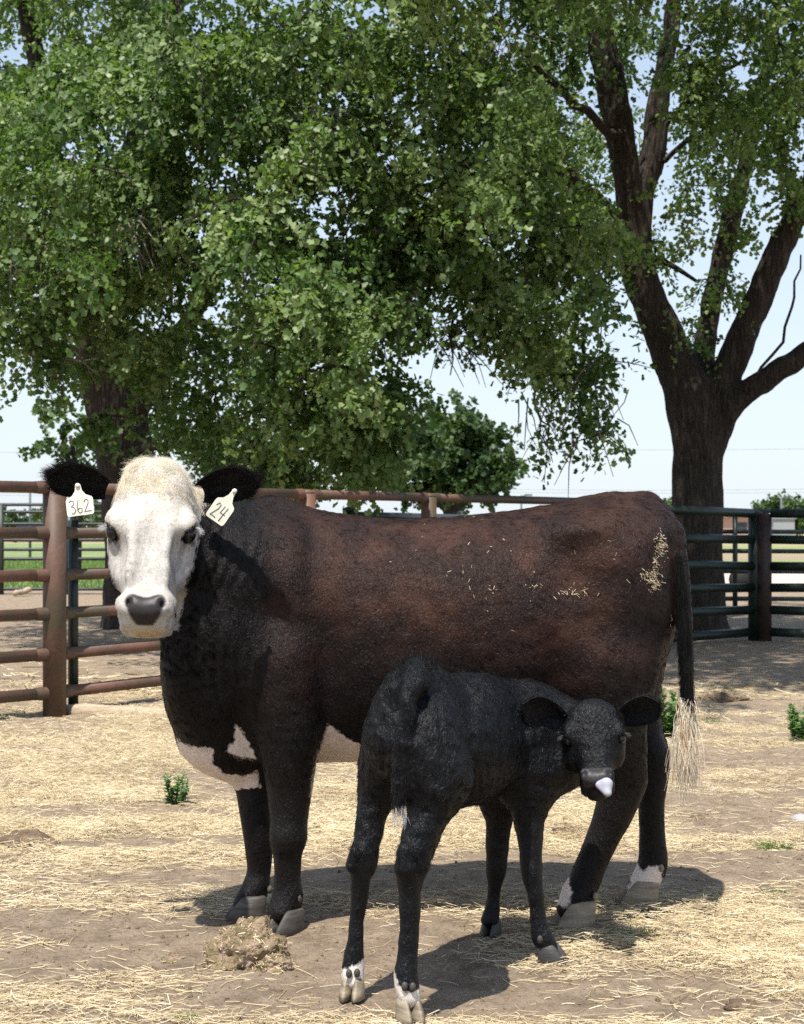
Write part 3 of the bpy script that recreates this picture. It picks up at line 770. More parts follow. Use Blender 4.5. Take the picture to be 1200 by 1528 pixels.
        hip_highlight = np.exp(-((y - 770 - .16 * (x - 860)) / 26) ** 2) * smooth01(x, 830, 880) * smooth01(x, 1000, 950); tan = np.clip(smooth01(md, .48, .72) * red[:, 0] * .4 + .35 * hip_highlight, 0, 1)[:, None]  # tan mottle of the coat, plus a painted highlight along hip and loin
        c = c * (1 - tan) + np.array([.066, .030, .018]) * tan
        pale = np.where((near_head)[:, None], (np.array([.50, .470, .425]) * (1 + .5 * smooth01(h[:, :1], .16, .04))), np.array([.76, .65, .56]))
        cream = (smooth01(h[:, 0], .26, .02) * smooth01(fbm(p, 34, 91, 2), .25, .65) * near_head)[:, None]
        mott = (smooth01(fbm(p * np.array([1, 1, .4]), 85, 93, 3), .56, .70) * smooth01(h[:, 0], .14, .24) * smooth01(h[:, 0], .42, .36) * near_head)[:, None]; tl = np.zeros(len(p))
        for s in (-1, 1):
            a2, b2 = np.array([.225, s * .108]), np.array([.275, s * .086]); e2 = b2 - a2; u2 = np.clip(((h[:, :2] - a2) @ e2) / (e2 @ e2), 0, 1)
            tl = np.maximum(tl, smooth01(np.linalg.norm(h[:, :2] - a2 - u2[:, None] * e2, axis=1) - .004 * (1 - u2), .008, .002) * (1 - .6 * u2))
        tl = tl * near_head * (h[:, 2] > -.12); pale = pale * (1 - .62 * tl[:, None])
        grey = (smooth01(h[:, 1], .02, .075) * smooth01(h[:, 0], .20, .27) * smooth01(fbm(p * np.array([1, 1, .5]), 60, 95, 3), .42, .62) * near_head)[:, None]; pale = pale * (1 - .28 * grey)
        pale = pale * (1 - .20 * mott); pink = np.exp(-((h[:, 0] - .412) / .012) ** 2 - ((h[:, 1]) / .035) ** 2)[:, None] * near_head[:, None]; pale = pale * (1 - pink * .6) + np.array([.50, .30, .24]) * pink * .6; pale = pale * (1 - .6 * cream) + np.array([.88, .77, .59]) * .6 * cream
        chin = (near_head & (h[:, 0] > .518))[:, None]; pale = np.where(chin, np.array([.50, .41, .27]), pale)
        pale = np.where((near_head & (h[:, 2] < -.12))[:, None], pale * .92, pale)
        ns = smooth01(nose, 0.0, .008)[:, None]
        nc = np.array([.030, .025, .026]) + .02 * (md[:, None] - .5)
        pale = pale * (1 - ns) + nc * ns; c = c * (1 - ns) + nc * ns
        return c, pale, ns[:, 0]
    w, nose, h, nh = fields(V); c, pale, sk = coat_cols(V, w, nose, h, nh)
    one = np.ones((len(V), 1))
    base = np.array([P(640, 1370, 5.42)[0], 5.42, 0.0])
    cow = mk('cow', V, Q, M['hide'], base=base, n=4, attrs={'coat': ('FLOAT_COLOR', np.hstack([c, one])), 'pale': ('FLOAT_COLOR', np.hstack([pale, one])), 'white': ('FLOAT', w), 'skin': ('FLOAT', sk)})
    tag(cow, 'large reddish black cow with white face and two ear tags, standing side-on behind the calf', 'cow')
    # coat hair
    n = 150000
    hw_ = np.where(nh, 5.0, 1.0) * np.where(nose > 0, 0.0, 1.0)
    p, m, fi = scatter(V, Q, Nn, n, hw_)
    w2, no2, h2, nh2 = fields(p); c2, pale2, _ = coat_cols(p, w2, no2, h2, nh2)
    wm = (w2 + .03 * fbm(p, 60, 7, 2) > .0155)
    col = np.where(wm[:, None], pale2, c2)
    cl = fbm(p * np.array([1, 1, .55]), 75, 301, 2); col = col * np.where(wm, rng.uniform(.88, 1.30, n), (.25 + 1.5 * cl) * rng.uniform(.7, 1.3, n))[:, None]
    flow = np.tile(np.array([.75, 0, -.66]), (n, 1))
    leg = smooth01(p[:, 2], .62, .45)[:, None]; flow = flow * (1 - leg) + np.array([.1, 0, -1]) * leg
    nk = smooth01(p[:, 0], -.40, -.60)[:, None]; flow = flow * (1 - nk) + np.array([.35, .1, -.95]) * nk
    ang = (fbm(p, 9, 101, 2) - .5) * 3.2
    face_flow = D[None] * (.3 + h2[:, :1]) + R[None] * (h2[:, 1:2] * 4) ; swirl = smooth01(h2[:, 0], .17, .04)
    face_flow = face_flow + swirl[:, None] * (np.cos(ang * 4)[:, None] * R[None] + np.sin(ang * 4)[:, None] * D[None]) * 1.2
    flow = np.where(nh2[:, None] & wm[:, None], face_flow, flow)
    t = unit(flow - m * np.sum(flow * m, 1, keepdims=True)); s = np.cross(m, t)
    t = unit(t + s * (ang * .35 + (vnoise(p, 60, 311) - .5) * 2.4 + rng.normal(0, .16, n))[:, None])
    Ln = np.where(nh2 & wm, .013 + .032 * smooth01(h2[:, 0], .15, .0) , .022) * rng.uniform(.6, 1.3, n)
    Ln = np.where(p[:, 2] < .45, Ln * .7, Ln)
    hair('coat', p, t, m, Ln, np.clip(col, 0, .9), M['strand'], cow, .03 + .30 * vnoise(p, 80, 321) ** 1.5 + .16 * (nh2 & wm & (h2[:, 0] < .1)), .09 + .30 * (nh2 & wm & (h2[:, 0] < .12))[:, None], np.where(nh2, .00032, .00042)[:, None], 4)
    # poll tuft
    n = 900; a = rng.uniform(-1, 1, n); q = poll + np.outer(a * .065, R) + D * .02 + np.outer(rng.uniform(-.10, -.02, n), Nf)
    hair('forelock', q, unit(np.outer(a * .5, R) - D * .8 + rng.normal(0, .35, (n, 3))), np.tile(Nf, (n, 1)), rng.uniform(.03, .075, n), np.array([.82, .74, .60]) * rng.uniform(.75, 1.15, (n, 1)), M['strand_pale'], cow, .15, .22, .0005, 6, .35)
    # eyes
    sv, sf = ico(4)
    for s in (-1, 1):
        cc = hp(.213, s * .113, -.052); q = (sv * np.array([.021, .025, .024])) @ np.stack([R, D, Nf])
        ey = mk('eye', cc + q, sf, M['eye'], cow, n=3)
        k = 70; aa = rng.uniform(-1, 1, k); rt = cc + np.outer(s * .016 * np.ones(k), R) - D * .018 + np.outer(aa * .018, Nf)
        hair('eyelashes', rt, unit(np.outer(s * np.ones(k), R) * 1.0 + D * .15 + Nf * .25 + rng.normal(0, .15, (k, 3))), np.tile(-D, (k, 1)), rng.uniform(.018, .034, k), np.full((k, 3), .72), M['strand_pale'], cow, .05, .03, .0006, 4, .2)
    # ears
    for s, (ra, rb, ta, tb) in ((-1, (163, 733, 72, 700)), (1, (296, 738, 383, 706))):
        r_, t_ = P(ra, rb, 5.10), P(ta, tb, 5.02)
        EV, EF = ear_mesh(r_, t_, np.array([s * .10, -1, -.30]), .112, .040, .022)
        ear = mk('ear', EV, EF, M['hide'], cow, n=4, attrs={'coat': ('FLOAT_COLOR', np.tile([.012, .010, .010, 1], (len(EV), 1))), 'pale': ('FLOAT_COLOR', np.tile([.1, .1, .1, 1], (len(EV), 1))), 'white': ('FLOAT', np.full(len(EV), -.2)), 'skin': ('FLOAT', np.zeros(len(EV)))})
        En = vnormals(EV, EF); k = 4500; q, m2, _ = scatter(EV, EF, En, k); A = unit(t_ - r_)
        d = unit(A[None] * 1.1 + rng.normal(0, .35, (k, 3)) + np.array([0, -.3, .1]))
        hair('ear_fur', q, d, m2, rng.uniform(.008, .024, k) * (1 + .6 * (np.sum((q - r_) * A, 1) > .12)), np.full((k, 3), .012) * rng.uniform(.4, 2.2, (k, 1)) * np.array([1.1, 1, .95]), M['strand'], ear, .18, .15, .00045, 4)
    # ear tags with handwritten numbers
    def ear_tag(top, low, wid, tilt_n, strokes, label):
        top, low = np.asarray(top), np.asarray(low); dn = unit(low - top); Lg = np.linalg.norm(low - top)
        nf = unit(np.asarray(tilt_n) - dn * np.dot(tilt_n, dn)); rt = np.cross(dn, nf); rt = rt if rt[0] > 0 else -rt
        prof = [(0, .13), (.06, .2), (.22, .26), (.36, .5), (.44, .92), (.5, 1), (.93, 1), (.98, .94), (1.0, .84)]
        out = [(a, b) for a, b in prof] + [(a, -b) for a, b in prof[::-1]]
        V = []; n = len(out)
        for dz in (0.0015, -.0015):
            V += [top + dn * a * Lg + rt * b * wid / 2 + nf * dz for a, b in out]
        Fc = [tuple(range(n)), tuple(range(2 * n - 1, n - 1, -1))] + [(i, i + n, (i + 1) % n + n, (i + 1) % n) for i in range(n)]
        t = mk('ear_tag', V, Fc, M['tagm'], cow, smooth=False); t['label'] = label
        mb = MB()
        for st in strokes:
            mb.tube([top + dn * (.5 + .46 * v) * Lg + rt * u * wid * .46 + nf * .0018 for u, v in st], .0014, 6)
        mb.out('number', M['ink'], t)
        mb = MB(); mb.tube([top + dn * .06 * Lg + nf * .006, top + dn * .06 * Lg - nf * .008], .007, 12); mb.out('stud', M['tagm'], t)
    three = [(-.85, .12), (-.68, .0), (-.48, .08), (-.5, .3), (-.7, .42), (-.45, .5), (-.36, .72), (-.5, .92), (-.72, .9)]
    six = [(-.1, .02), (-.2, .35), (-.2, .75), (-.05, .93), (.14, .85), (.16, .66), (.0, .56), (-.16, .68)]
    two = [(.36, .2), (.5, .02), (.7, .1), (.68, .32), (.5, .62), (.34, .88), (.62, .84), (.9, .86)]
    ear_tag(P(116, 722, 4.965), P(121, 769, 4.955), .080, (-.05, -1, .05), [three, six, two], 'cream ear tag numbered 362 hanging from the ear over the rusty post')
    two_b = [(-.72, .25), (-.55, .05), (-.3, .12), (-.32, .36), (-.55, .66), (-.74, .9), (-.45, .86), (-.1, .9)]
    four = [[(.12, .05), (.05, .5), (.6, .5)], [(.5, .05), (.42, .5), (.38, .95)]]
    ear_tag(P(352, 730, 4.97), P(319, 777, 4.955), .062, (.25, -1, .1), [two_b] + four, 'cream ear tag numbered 24, tilted and half folded')
    # hooves and dewclaws
    hoof('hoof', None, np.array([P(430, 1380, 5.23)[0], 5.22, 0]), .104, M['hoof'], cow, math.radians(228))
    hoof('hoof', None, np.array([P(375, 1365, 5.40)[0], 5.40, 0]), .110, M['hoof'], cow, math.radians(190))
    hoof('hoof', None, np.array([P(862, 1378, 5.30)[0], 5.30, 0]), .118, M['hoof_pale'], cow, math.radians(200))
    hoof('hoof', None, np.array([P(957, 1345, 5.60)[0], 5.60, 0]), .120, M['hoof_pale'], cow, math.radians(195))
    for (a, b, Y) in ((449, 1342, 5.22), (447, 1348, 5.30), (892, 1338, 5.28), (990, 1296, 5.57), (400, 1328, 5.39)):
        q = P(a, b, Y); q = q + np.array([-.006 if a > 440 else 0.006, .006, 0]); mk('dewclaw', q + sv * np.array([.009, .010, .013]), sf, M['hoof_pale'] if a > 800 else M['hoof'], cow, n=3)
    # white tail switch
    n = 3000; a = rng.uniform(0, 6.28, n); a = np.round(a / .42) * .42 + rng.normal(0, .10, n); rr = rng.uniform(0, 1, n) ** .5
    z0 = rng.uniform(0, 1, n); top = P(1024, 1040, 5.34)
    root = top[None] + np.stack([.015 * rr * np.cos(a), .013 * rr * np.sin(a), -.10 * z0], 1)
    d = unit(np.stack([.09 * np.cos(a) * rr + .02 + rng.normal(0, .022, n), .08 * np.sin(a) * rr, -np.ones(n)], 1))
    ln = rng.uniform(.09, .20, n); lock = rng.uniform(0, 1, n) > .93; ln = np.where(lock, ln + .09, ln); d = np.where(lock[:, None], unit(d + rng.normal(0, .10, (n, 3)) * np.array([1, 1, 0])), d)
    pc = np.array([.90, .83, .70]) * rng.uniform(.6, 1.15, (n, 1)); pc *= (1.25 - .4 * z0)[:, None]; pc[rng.uniform(0, 1, n) > .78] *= np.array([.75, .6, .42])
    hair('tail_switch', root, d, np.stack([np.cos(a), np.sin(a), 0 * a], 1), ln, pc, M['strand_pale'], cow, .0, .11, .0012, 12)
    n = 2600; u = rng.uniform(0, 1, n); a = rng.uniform(0, 6.28, n)
    yy = 800 + u * 255; xx = np.interp(yy, [800, 840, 930, 1010, 1075], [1003, 1012, 1022, 1025, 1028]); Yd = np.interp(yy, [800, 840, 930], [5.41, 5.36, 5.34])
    root = np.stack([(xx - CX) * Yd / F, Yd, CAMH - (yy - HY) * Yd / F], 1); nn = np.stack([np.cos(a), np.sin(a), 0 * a], 1); root += nn * .017
    hair('tail_hair', root, unit(np.stack([rng.normal(.0, .07, n), rng.normal(0, .07, n), -np.ones(n)], 1)), nn, rng.uniform(.05, .11, n), np.full((n, 3), .012) * rng.uniform(.4, 1.8, (n, 1)), M['strand'], cow, .06, .04, .0007, 4)
    return cow, V, Q, Nn

COW, COW_V, COW_Q, COW_N = build_cow()

# ------------------------------------------------------------------ the calf
def build_calf():
    S = Solid()
    ax = unit(np.array([.50, .86, 0])); RB = np.stack([np.array([ax[1], -ax[0], 0]), ax, np.array([0, 0, 1.0])], 1)
    S.ell(P(622, 1088, 4.52), (.118, .17, .165), RB, 0.05)                       # rump
    S.ell(P(622, 1022, 4.50), (.045, .12, .045), RB, 0.06)
    S.ell(P(690, 1110, 4.78), (.150, .25, .180), RB, 0.10)                       # barrel
    S.ell(P(768, 1108, 5.02), (.120, .17, .170), RB, 0.08)                       # shoulders
    S.ell(P(786, 1052, 5.05), (.04, .12, .06), RB, 0.06)
    S.chain([(805, 1105, 5.00, .125), (835, 1140, 4.97, .085)], 0.07)            # breast
    S.chain([(795, 1085, 5.05, .115), (840, 1085, 5.04, .085), (880, 1080, 4.98, .058)], 0.06)   # neck, turned back to the viewer
    S.ell(P(700, 1040, 4.82), (.07, .20, .055), RB, 0.08)                        # hip
    # hind legs
    S.ell(P(588, 1122, 4.60), (.072, .11, .14), RB, 0.06)
    S.ell(P(653, 1128, 4.42), (.078, .12, .15), RB, 0.06)
    S.chain([(574, 1150, 4.58, .062), (560, 1195, 4.57, .049), (550, 1245, 4.55, .042), (543, 1285, 4.53, .043), (539, 1318, 4.53, .034), (534, 1360, 4.53, .026), (530, 1405, 4.525, .027), (527, 1442, 4.52, .035), (526, 1462, 4.515, .034)], 0.02, 0.05)
    S.cone(P(530, 1268, 4.50), P(524, 1292, 4.50), .018, .020, 0.02)
    S.chain([(655, 1165, 4.40, .085), (640, 1215, 4.37, .058), (626, 1252, 4.35, .052), (616, 1292, 4.33, .046), (613, 1330, 4.33, .036), (611, 1378, 4.325, .031), (608, 1425, 4.32, .031), (606, 1462, 4.31, .037), (611, 1488, 4.305, .034)], 0.02, 0.05)
    S.cone(P(604, 1268, 4.30), P(600, 1298, 4.30), .02, .022, 0.02)
    # fore legs
    S.chain([(745, 1165, 5.14, .085), (744, 1225, 5.17, .047), (742, 1270, 5.19, .040), (741, 1295, 5.19, .037), (738, 1320, 5.19, .027), (736, 1348, 5.19, .026), (732, 1372, 5.185, .033)], 0.02, 0.05)
    S.chain([(790, 1160, 4.95, .095), (790, 1220, 4.92, .052), (792, 1265, 4.90, .040), (793, 1300, 4.89, .036), (799, 1335, 4.88, .028), (804, 1372, 4.88, .029), (808, 1396, 4.875, .035), (818, 1412, 4.87, .032)], 0.02, 0.05)
    # tail
    S.chain([(622, 1000, 4.42, .034), (612, 1030, 4.35, .026), (602, 1090, 4.325, .020), (597, 1150, 4.33, .019), (595, 1190, 4.33, .018), (597, 1212, 4.33, .010)], 0.012, 0.03)
    # head
    poll, muz = P(884, 1036, 4.87), P(892, 1180, 4.745)
    D, R, Nf = frame(poll, muz, -.09); e = float(np.linalg.norm(muz - poll)) / .30
    hk = [(0.0, -.030, .030, -.062, .030), (.02, -.058, .058, -.068, .055), (.05, -.078, .078, -.072, .070), (.09, -.084, .084, -.075, .074), (.125, -.082, .082, -.078, .074), (.165, -.064, .064, -.075, .070),
          (.205, -.049, .049, -.062, .058), (.24, -.047, .047, -.055, .050), (.27, -.050, .050, -.052, .048), (.29, -.044, .044, -.055, .042), (.30, -.02, .02, -.055, .02)]
    S.loft(poll, D, R, Nf, [(a * e, b, c, d, w) for a, b, c, d, w in hk], 2.5, 0.04)
    hp = lambda d, r, n: poll + D * d * e + R * r + Nf * n
    RH = np.stack([R, D, Nf], 1)
    for s in (-1, 1):
        S.ell(hp(.112, s * .074, -.030), (.016, .028, .022), RH, .02)
        S.ell(hp(.150, s * .062, -.085), (.022, .05, .045), RH, .03)
        S.ell(hp(.132, s * .085, -.032), (.017, .016, .016), RH, .008, True)
        S.ell(hp(.246, s * .030, -.008), (.020, .018, .016), RH, .02)
        S.ell(hp(.250, s * .034, .008), (.0075, .011, .016), RH, .005, True)
    S.ell(hp(.262, 0, -.006), (.03, .018, .016), RH, .02)
    S.ell(hp(.284, .006, .0), (.045, .004, .022), RH, .006, True)
    S.ell(hp(.298, 0, -.05), (.032, .018, .03), RH, .015)
    def disp(p):
        g = px_of(p); gx, gy = g[:, 0], g[:, 1]; d = -.005 * smooth01(gy, 1150, 1230)
        for (cx, cy, rx, ry, a) in ((640, 1020, 16, 14, .010), (700, 1075, 14, 70, -.014), (655, 1060, 26, 40, -.006), (760, 1090, 26, 60, -.010), (785, 1150, 26, 40, .007), (720, 1130, 20, 40, .004), (580, 1060, 18, 40, -.008), (655, 1190, 16, 26, .007),
                                    (610, 1300, 8, 30, .004), (628, 1310, 6, 34, -.006), (553, 1310, 5, 34, -.005), (797, 1305, 10, 14, .004)):
            d = d + a * np.exp(-((gx - cx) / rx) ** 2 - ((gy - cy) / ry) ** 2)
        q = p + .012 * np.stack([vnoise(p, 22, 501), vnoise(p, 22, 502), vnoise(p, 22, 503)], 1)
        rg = 1 - np.abs(2 * vnoise(q * np.array([1, 1, .42]), 46, 504) - 1); rg2 = 1 - np.abs(2 * vnoise(q * np.array([1, 1, .5]), 90, 505) - 1)
        hd = smooth01(np.linalg.norm(p - (poll + D * .15), axis=1), .10, .20); up = smooth01(p[:, 2], .30, .45)
        return d + (fbm(p, 26, 131, 2) - .5) * .007 + (rg - .6) * .0052 * (.2 + .8 * hd) * (.15 + .85 * up) + (rg2 - .6) * .0025 * (.3 + .7 * up)
    V, Q = S.surface(0.0055, disp)
    V = smooth_mesh(V, Q, 1, 0.4); Nn = vnormals(V, Q)
    rel = lambda p: np.stack([(p - poll) @ D / e, (p - poll) @ R, (p - poll) @ Nf], 1)
    W2 = lambda pts, Y: [tuple(P(a, b, Y)[[0, 2]]) for a, b in pts]
    def fields(p):
        xz = p[:, [0, 2]]
        A = np.where((p[:, 0] < -.06), poly_field(xz, W2([(497, 1452), (512, 1447), (528, 1440), (540, 1434), (550, 1428), (560, 1500), (497, 1500)], 4.5)), -.2)
        B = np.where((p[:, 0] > -.06) & (p[:, 1] < 4.6), poly_field(xz, W2([(578, 1448), (588, 1448), (594, 1466), (604, 1474), (614, 1480), (622, 1474), (645, 1478), (645, 1540), (580, 1540)], 4.30)), -.2)
        C = np.where(p[:, 1] < 4.40, poly_field(xz, W2([(588, 1204), (606, 1204), (606, 1230), (588, 1230)], 4.33)), -.2)
        h = rel(p); nh = (h[:, 0] > -.02) & (h[:, 0] < .34) & (np.abs(h[:, 1]) < .12) & (h[:, 2] > -.2) & (h[:, 2] < .1)
        nose = np.where(nh, np.minimum(np.minimum(h[:, 0] - .228, .286 - h[:, 0]), np.minimum(.044 - np.abs(h[:, 1]), h[:, 2] + .02)), -1)
        return np.maximum(np.maximum(A, B), C), nose, h, nh
    def cols(p, nose):
        md = fbm(p, 18, 151, 2)[:, None]
        c = np.array([.0028, .0031, .0042]) * (.6 + .8 * md)
        ns = smooth01(nose, 0, .006)[:, None]; c = c * (1 - ns) + np.array([.035, .032, .034]) * ns
        return c, np.tile([.70, .64, .58], (len(p), 1)), ns[:, 0]
    w, nose, h, nh = fields(V); c, pale, sk = cols(V, nose); one = np.ones((len(V), 1))
    base = np.array([P(660, 1450, 4.7)[0], 4.7, 0.0])
    calf = mk('calf', V, Q, M['calf_hide'], base=base, n=4, attrs={'coat': ('FLOAT_COLOR', np.hstack([c, one])), 'pale': ('FLOAT_COLOR', np.hstack([pale, one])), 'white': ('FLOAT', w), 'skin': ('FLOAT', sk)})
    tag(calf, 'small black calf with white hind feet looking round with tongue out, before the cow', 'calf')
    n = 60000
    p, m, _ = scatter(V, Q, Nn, n, np.where(nose > 0, 0, np.where(nh, 1.6, 1.0)))
    w2, no2, h2, nh2 = fields(p); c2, pl2, _ = cols(p, no2)
    col = np.where((w2 + .03 * fbm(p, 60, 7, 2) > .0155)[:, None], pl2, c2 * .6) * ((.2 + 1.6 * fbm(p * np.array([1, 1, .6]), 85, 331, 2)) * rng.uniform(.7, 1.4, n))[:, None]
    flow = np.tile(np.array([-.35, -.45, -.85]), (n, 1)); lg = smooth01(p[:, 2], .5, .35)[:, None]; flow = flow * (1 - lg) + np.array([0, 0, -1]) * lg
    ang = (fbm(p, 22, 171, 2) - .5) * 6.0
    ff = -D[None] * .4 + R[None] * h2[:, 1:2] * 6; flow = np.where(nh2[:, None], ff * np.where(h2[:, :1] > .15, -1, 1), flow)
    t = unit(flow - m * np.sum(flow * m, 1, keepdims=True)); s = np.cross(m, t); t = unit(t + s * (ang * np.where(nh2, .6, .35) + (vnoise(p, 70, 341) - .5) * 3.0 + rng.normal(0, .18, n))[:, None])
    Ln = np.where(nh2, .011, .022) * rng.uniform(.6, 1.3, n); Ln = np.where(p[:, 2] < .38, Ln * .5, Ln)
    hair('coat', p, t, m, Ln, np.clip(col, 0, .9), M['strand_calf'], calf, .02 + .26 * vnoise(p, 75, 351) ** 1.4, .12, .00045, 4)
    n = 700; root = P(622, 994, 4.46) + rng.normal(0, 1, (n, 3)) * np.array([.03, .05, .008])
    hair('tail_head_tuft', root, unit(np.array([-.1, -.4, .6]) + rng.normal(0, .5, (n, 3))), np.tile([0, 0, 1.0], (n, 1)), rng.uniform(.02, .04, n), np.full((n, 3), .010) * rng.uniform(.5, 2, (n, 1)), M['strand_calf'], calf, .3, .2, .0005, 5)
    n = 900; u = rng.uniform(0, 1, n); yy = 1060 + 150 * u; xx = np.interp(yy, [1030, 1090, 1150, 1190, 1212], [612, 602, 597, 595, 597]); a = rng.uniform(0, 6.28, n)
    nn = np.stack([np.cos(a), np.sin(a), 0 * a], 1); root = np.stack([(xx - CX) * 4.33 / F, np.full(n, 4.33), CAMH - (yy - HY) * 4.33 / F], 1) + nn * .014
    hair('tail_hair', root, unit(np.array([.02, 0, -1]) + rng.normal(0, .14, (n, 3))), nn, rng.uniform(.03, .06, n), np.where((u > .93)[:, None], .6, .010 * rng.uniform(.5, 2, (n, 1))) * np.ones((1, 3)), M['strand_calf'], calf, .12, .1, .0006, 5)
    sv, sf = ico(4)
    for s in (-1, 1):
        cc = hp(.131, s * .076, -.033); mk('eye', cc + (sv * np.array([.0125, .0145, .014])) @ np.stack([R, D, Nf]), sf, M['eye'], calf, n=3)
        k = 45; rt = cc + np.outer(s * .010 * np.ones(k), R) - D * .014 + np.outer(rng.uniform(-.012, .012, k), Nf)
        hair('eyelashes', rt, unit(s * R + D * .1 + Nf * .4 + rng.normal(0, .2, (k, 3))), np.tile(-D, (k, 1)), rng.uniform(.012, .024, k), np.full((k, 3), .08), M['strand_calf'], calf, .05, .03, .0005, 4, .3)
    for s, (ra, rb, ta, tb, fc) in ((-1, (842, 1078, 780, 1054, (-.1, -1, -.12))), (1, (926, 1074, 985, 1052, (.1, -1, -.25)))):
        r_, t_ = P(ra, rb, 4.89), P(ta, tb, 4.83)
        EV, EF = ear_mesh(r_, t_, np.array(fc), .092, .030, -.004)
        nv = len(EV)
        ear = mk('ear', EV, EF, M['calf_hide'], calf, n=4, attrs={'coat': ('FLOAT_COLOR', np.tile([.010, .009, .010, 1], (nv, 1))), 'pale': ('FLOAT_COLOR', np.tile([.1, .1, .1, 1], (nv, 1))), 'white': ('FLOAT', np.full(nv, -.2)), 'skin': ('FLOAT', np.zeros(nv))})
        En = vnormals(EV, EF); k = 2200; q, m2, _ = scatter(EV, EF, En, k); A = unit(t_ - r_)
        hair('ear_fur', q, unit(A[None] * .8 + rng.normal(0, .35, (k, 3))), m2, rng.uniform(.006, .018, k), np.full((k, 3), .011) * rng.uniform(.4, 2, (k, 1)), M['strand_calf'], ear, .25, .1, .0004, 3)
    # tongue curling out of the side of the mouth
    T = Solid(); c0 = hp(.280, .014, -.01)
    T.cone(hp(.276, .004, -.015), hp(.284, .026, .012), .012, .0145, .01); T.cone(hp(.284, .025, .012), hp(.313, .030, .016), .0155, .0075, .012); T.cone(hp(.284, .004, .004), hp(.312, .024, .014), .009, .009, .012)
    TV, TQ = T.surface(.004); TV = TV.copy()
    mk('tongue', TV, TQ, M['tongue'], calf, n=4)
    hoof('hoof', None, np.array([P(526, 1486, 4.50)[0], 4.50, 0]), .074, M['hoof_pale'], calf, math.radians(95 + 165))
    hoof('hoof', None, np.array([P(611, 1518, 4.30)[0], 4.30, 0]), .078, M['hoof_pale'], calf, math.radians(290))
    hoof('hoof', None, np.array([P(733, 1390, 5.19)[0], 5.19, 0]), .070, M['hoof_dark'], calf, math.radians(250))
    hoof('hoof', None, np.array([P(820, 1430, 4.87)[0], 4.87, 0]), .076, M['hoof_dark'], calf, math.radians(335))
    for (a, b, Y) in ((533, 1452, 4.485), (521, 1453, 4.485), (604, 1472, 4.275), (616, 1473, 4.275), (806, 1402, 4.845)):
        q = P(a, b, Y); mk('dewclaw', q + sv * np.array([.0085, .008, .012]), sf, M['hoof'], calf, n=3)
    return calf
CALF = build_calf()

# ------------------------------------------------------------------ fences
def pipe(name, a, b, r, mat, parent, n=14, flange=0.0):
    mb = MB(); a, b = np.asarray(a, float), np.asarray(b, float)
    mb.tube([a, a + (b - a) * .5, b], r, n)
    if flange:
        d = unit(b - a)
        mb.tube([a, a + d * .05, a + d * .09], [r * 1.16, r * 1.13, r * 1.02], n, False); mb.tube([b - d * .09, b - d * .05, b], [r * 1.02, r * 1.13, r * 1.16], n, False)
    return mb.out(name, mat, parent)

def post(x, y, h, r, mat, parent, cap=True):
    mb = MB(); mb.tube([(x, y, -.05), (x, y, h * .5), (x, y, h - r * .3)], r, 20)
    if cap: mb.tube([(x, y, h - r * .3), (x, y, h), (x, y, h + r * .22)], [r, r * .86, r * .3], 20)
    return mb.out('post', mat, parent)

rf = empty('rusty_pipe_fence', (-2.26, 11.2, 0))
tag(rf, 'weathered red-brown pipe fence running away behind the cow from the left edge', 'fence')
FP = [(-3.805, 9.65), (-2.305, 11.25), (-.763, 13.60), (.239, 15.13), (2.14, 18.03)]
RZ = [1.505, 1.205, .925, .67, .40, .145]
for i, (x, y) in enumerate(FP): post(x, y, 1.53, .078 if i < 2 else .07, M['rust'], rf)
for i in range(len(FP) - 1):
    a, b = FP[i], FP[i + 1]
    d = unit(np.array([b[0] - a[0], b[1] - a[1]])) * .07
    for z in RZ: pipe('rail', (a[0] + d[0], a[1] + d[1], z), (b[0] - d[0], b[1] - d[1], z), .039, M['rust'], rf, 14, .05)
# short green stub seen behind the near post
post(-2.305 + .075, 11.50, 1.30, .035, M['green'], rf, False)['label'] = 'dark green inner post'

gf = empty('green_pipe_fence', (P(1135, 955, 18.6)[0], 18.6, 0))
tag(gf, 'dark green pipe fence in the tree shade at the right edge', 'fence')
ce = P(1128, 955, 18.7); c2 = P(1143, 955, 18.55)
post(ce[0], 18.7, 1.40, .085, M['green'], gf); pr = post(c2[0], 18.62, 1.38, .078, M['brown'], gf); pr['label'] = 'rust red post beside the green one'
for (yl, ym, yr) in ((760, 766, 767), (803, 805, 806), (842, 845, 845), (879, 877, 876), (915, 910, 914), (953, 943, 948)):
    lz = P(985, yl, 17.6); mz = P(1122, ym, 18.65); r0 = P(1150, ym, 18.6); rz = P(1290, yr + 1, 18.3)
    pipe('rail', lz, mz, .05, M['green'], gf, 14); pipe('rail', r0, rz, .05, M['green'], gf, 14)
ll = P(985, 955, 17.6); post(ll[0], 17.6, 1.43, .075, M['green'], gf)
rr = P(1290, 955, 18.3); post(rr[0], 18.3, 1.40, .075, M['green'], gf)

gg = empty('green_gate', (P(1097, 900, 24)[0], 24, 0))
tag(gg, 'thin barred green gate standing behind the shaded pipe fence beside the big trunk', 'gate')
for y in (762, 793, 822, 852, 893): pipe('bar', P(1010, y, 24), P(1260, y + 1, 24.4), .034, M['green'], gg, 10)
for x in (1012, 1097, 1259): pipe('upright', (P(x, 780, 24.06)[0], 24.06, .10), (P(x, 780, 24.06)[0], 24.06, 1.46), .036, M['green'], gg, 10)

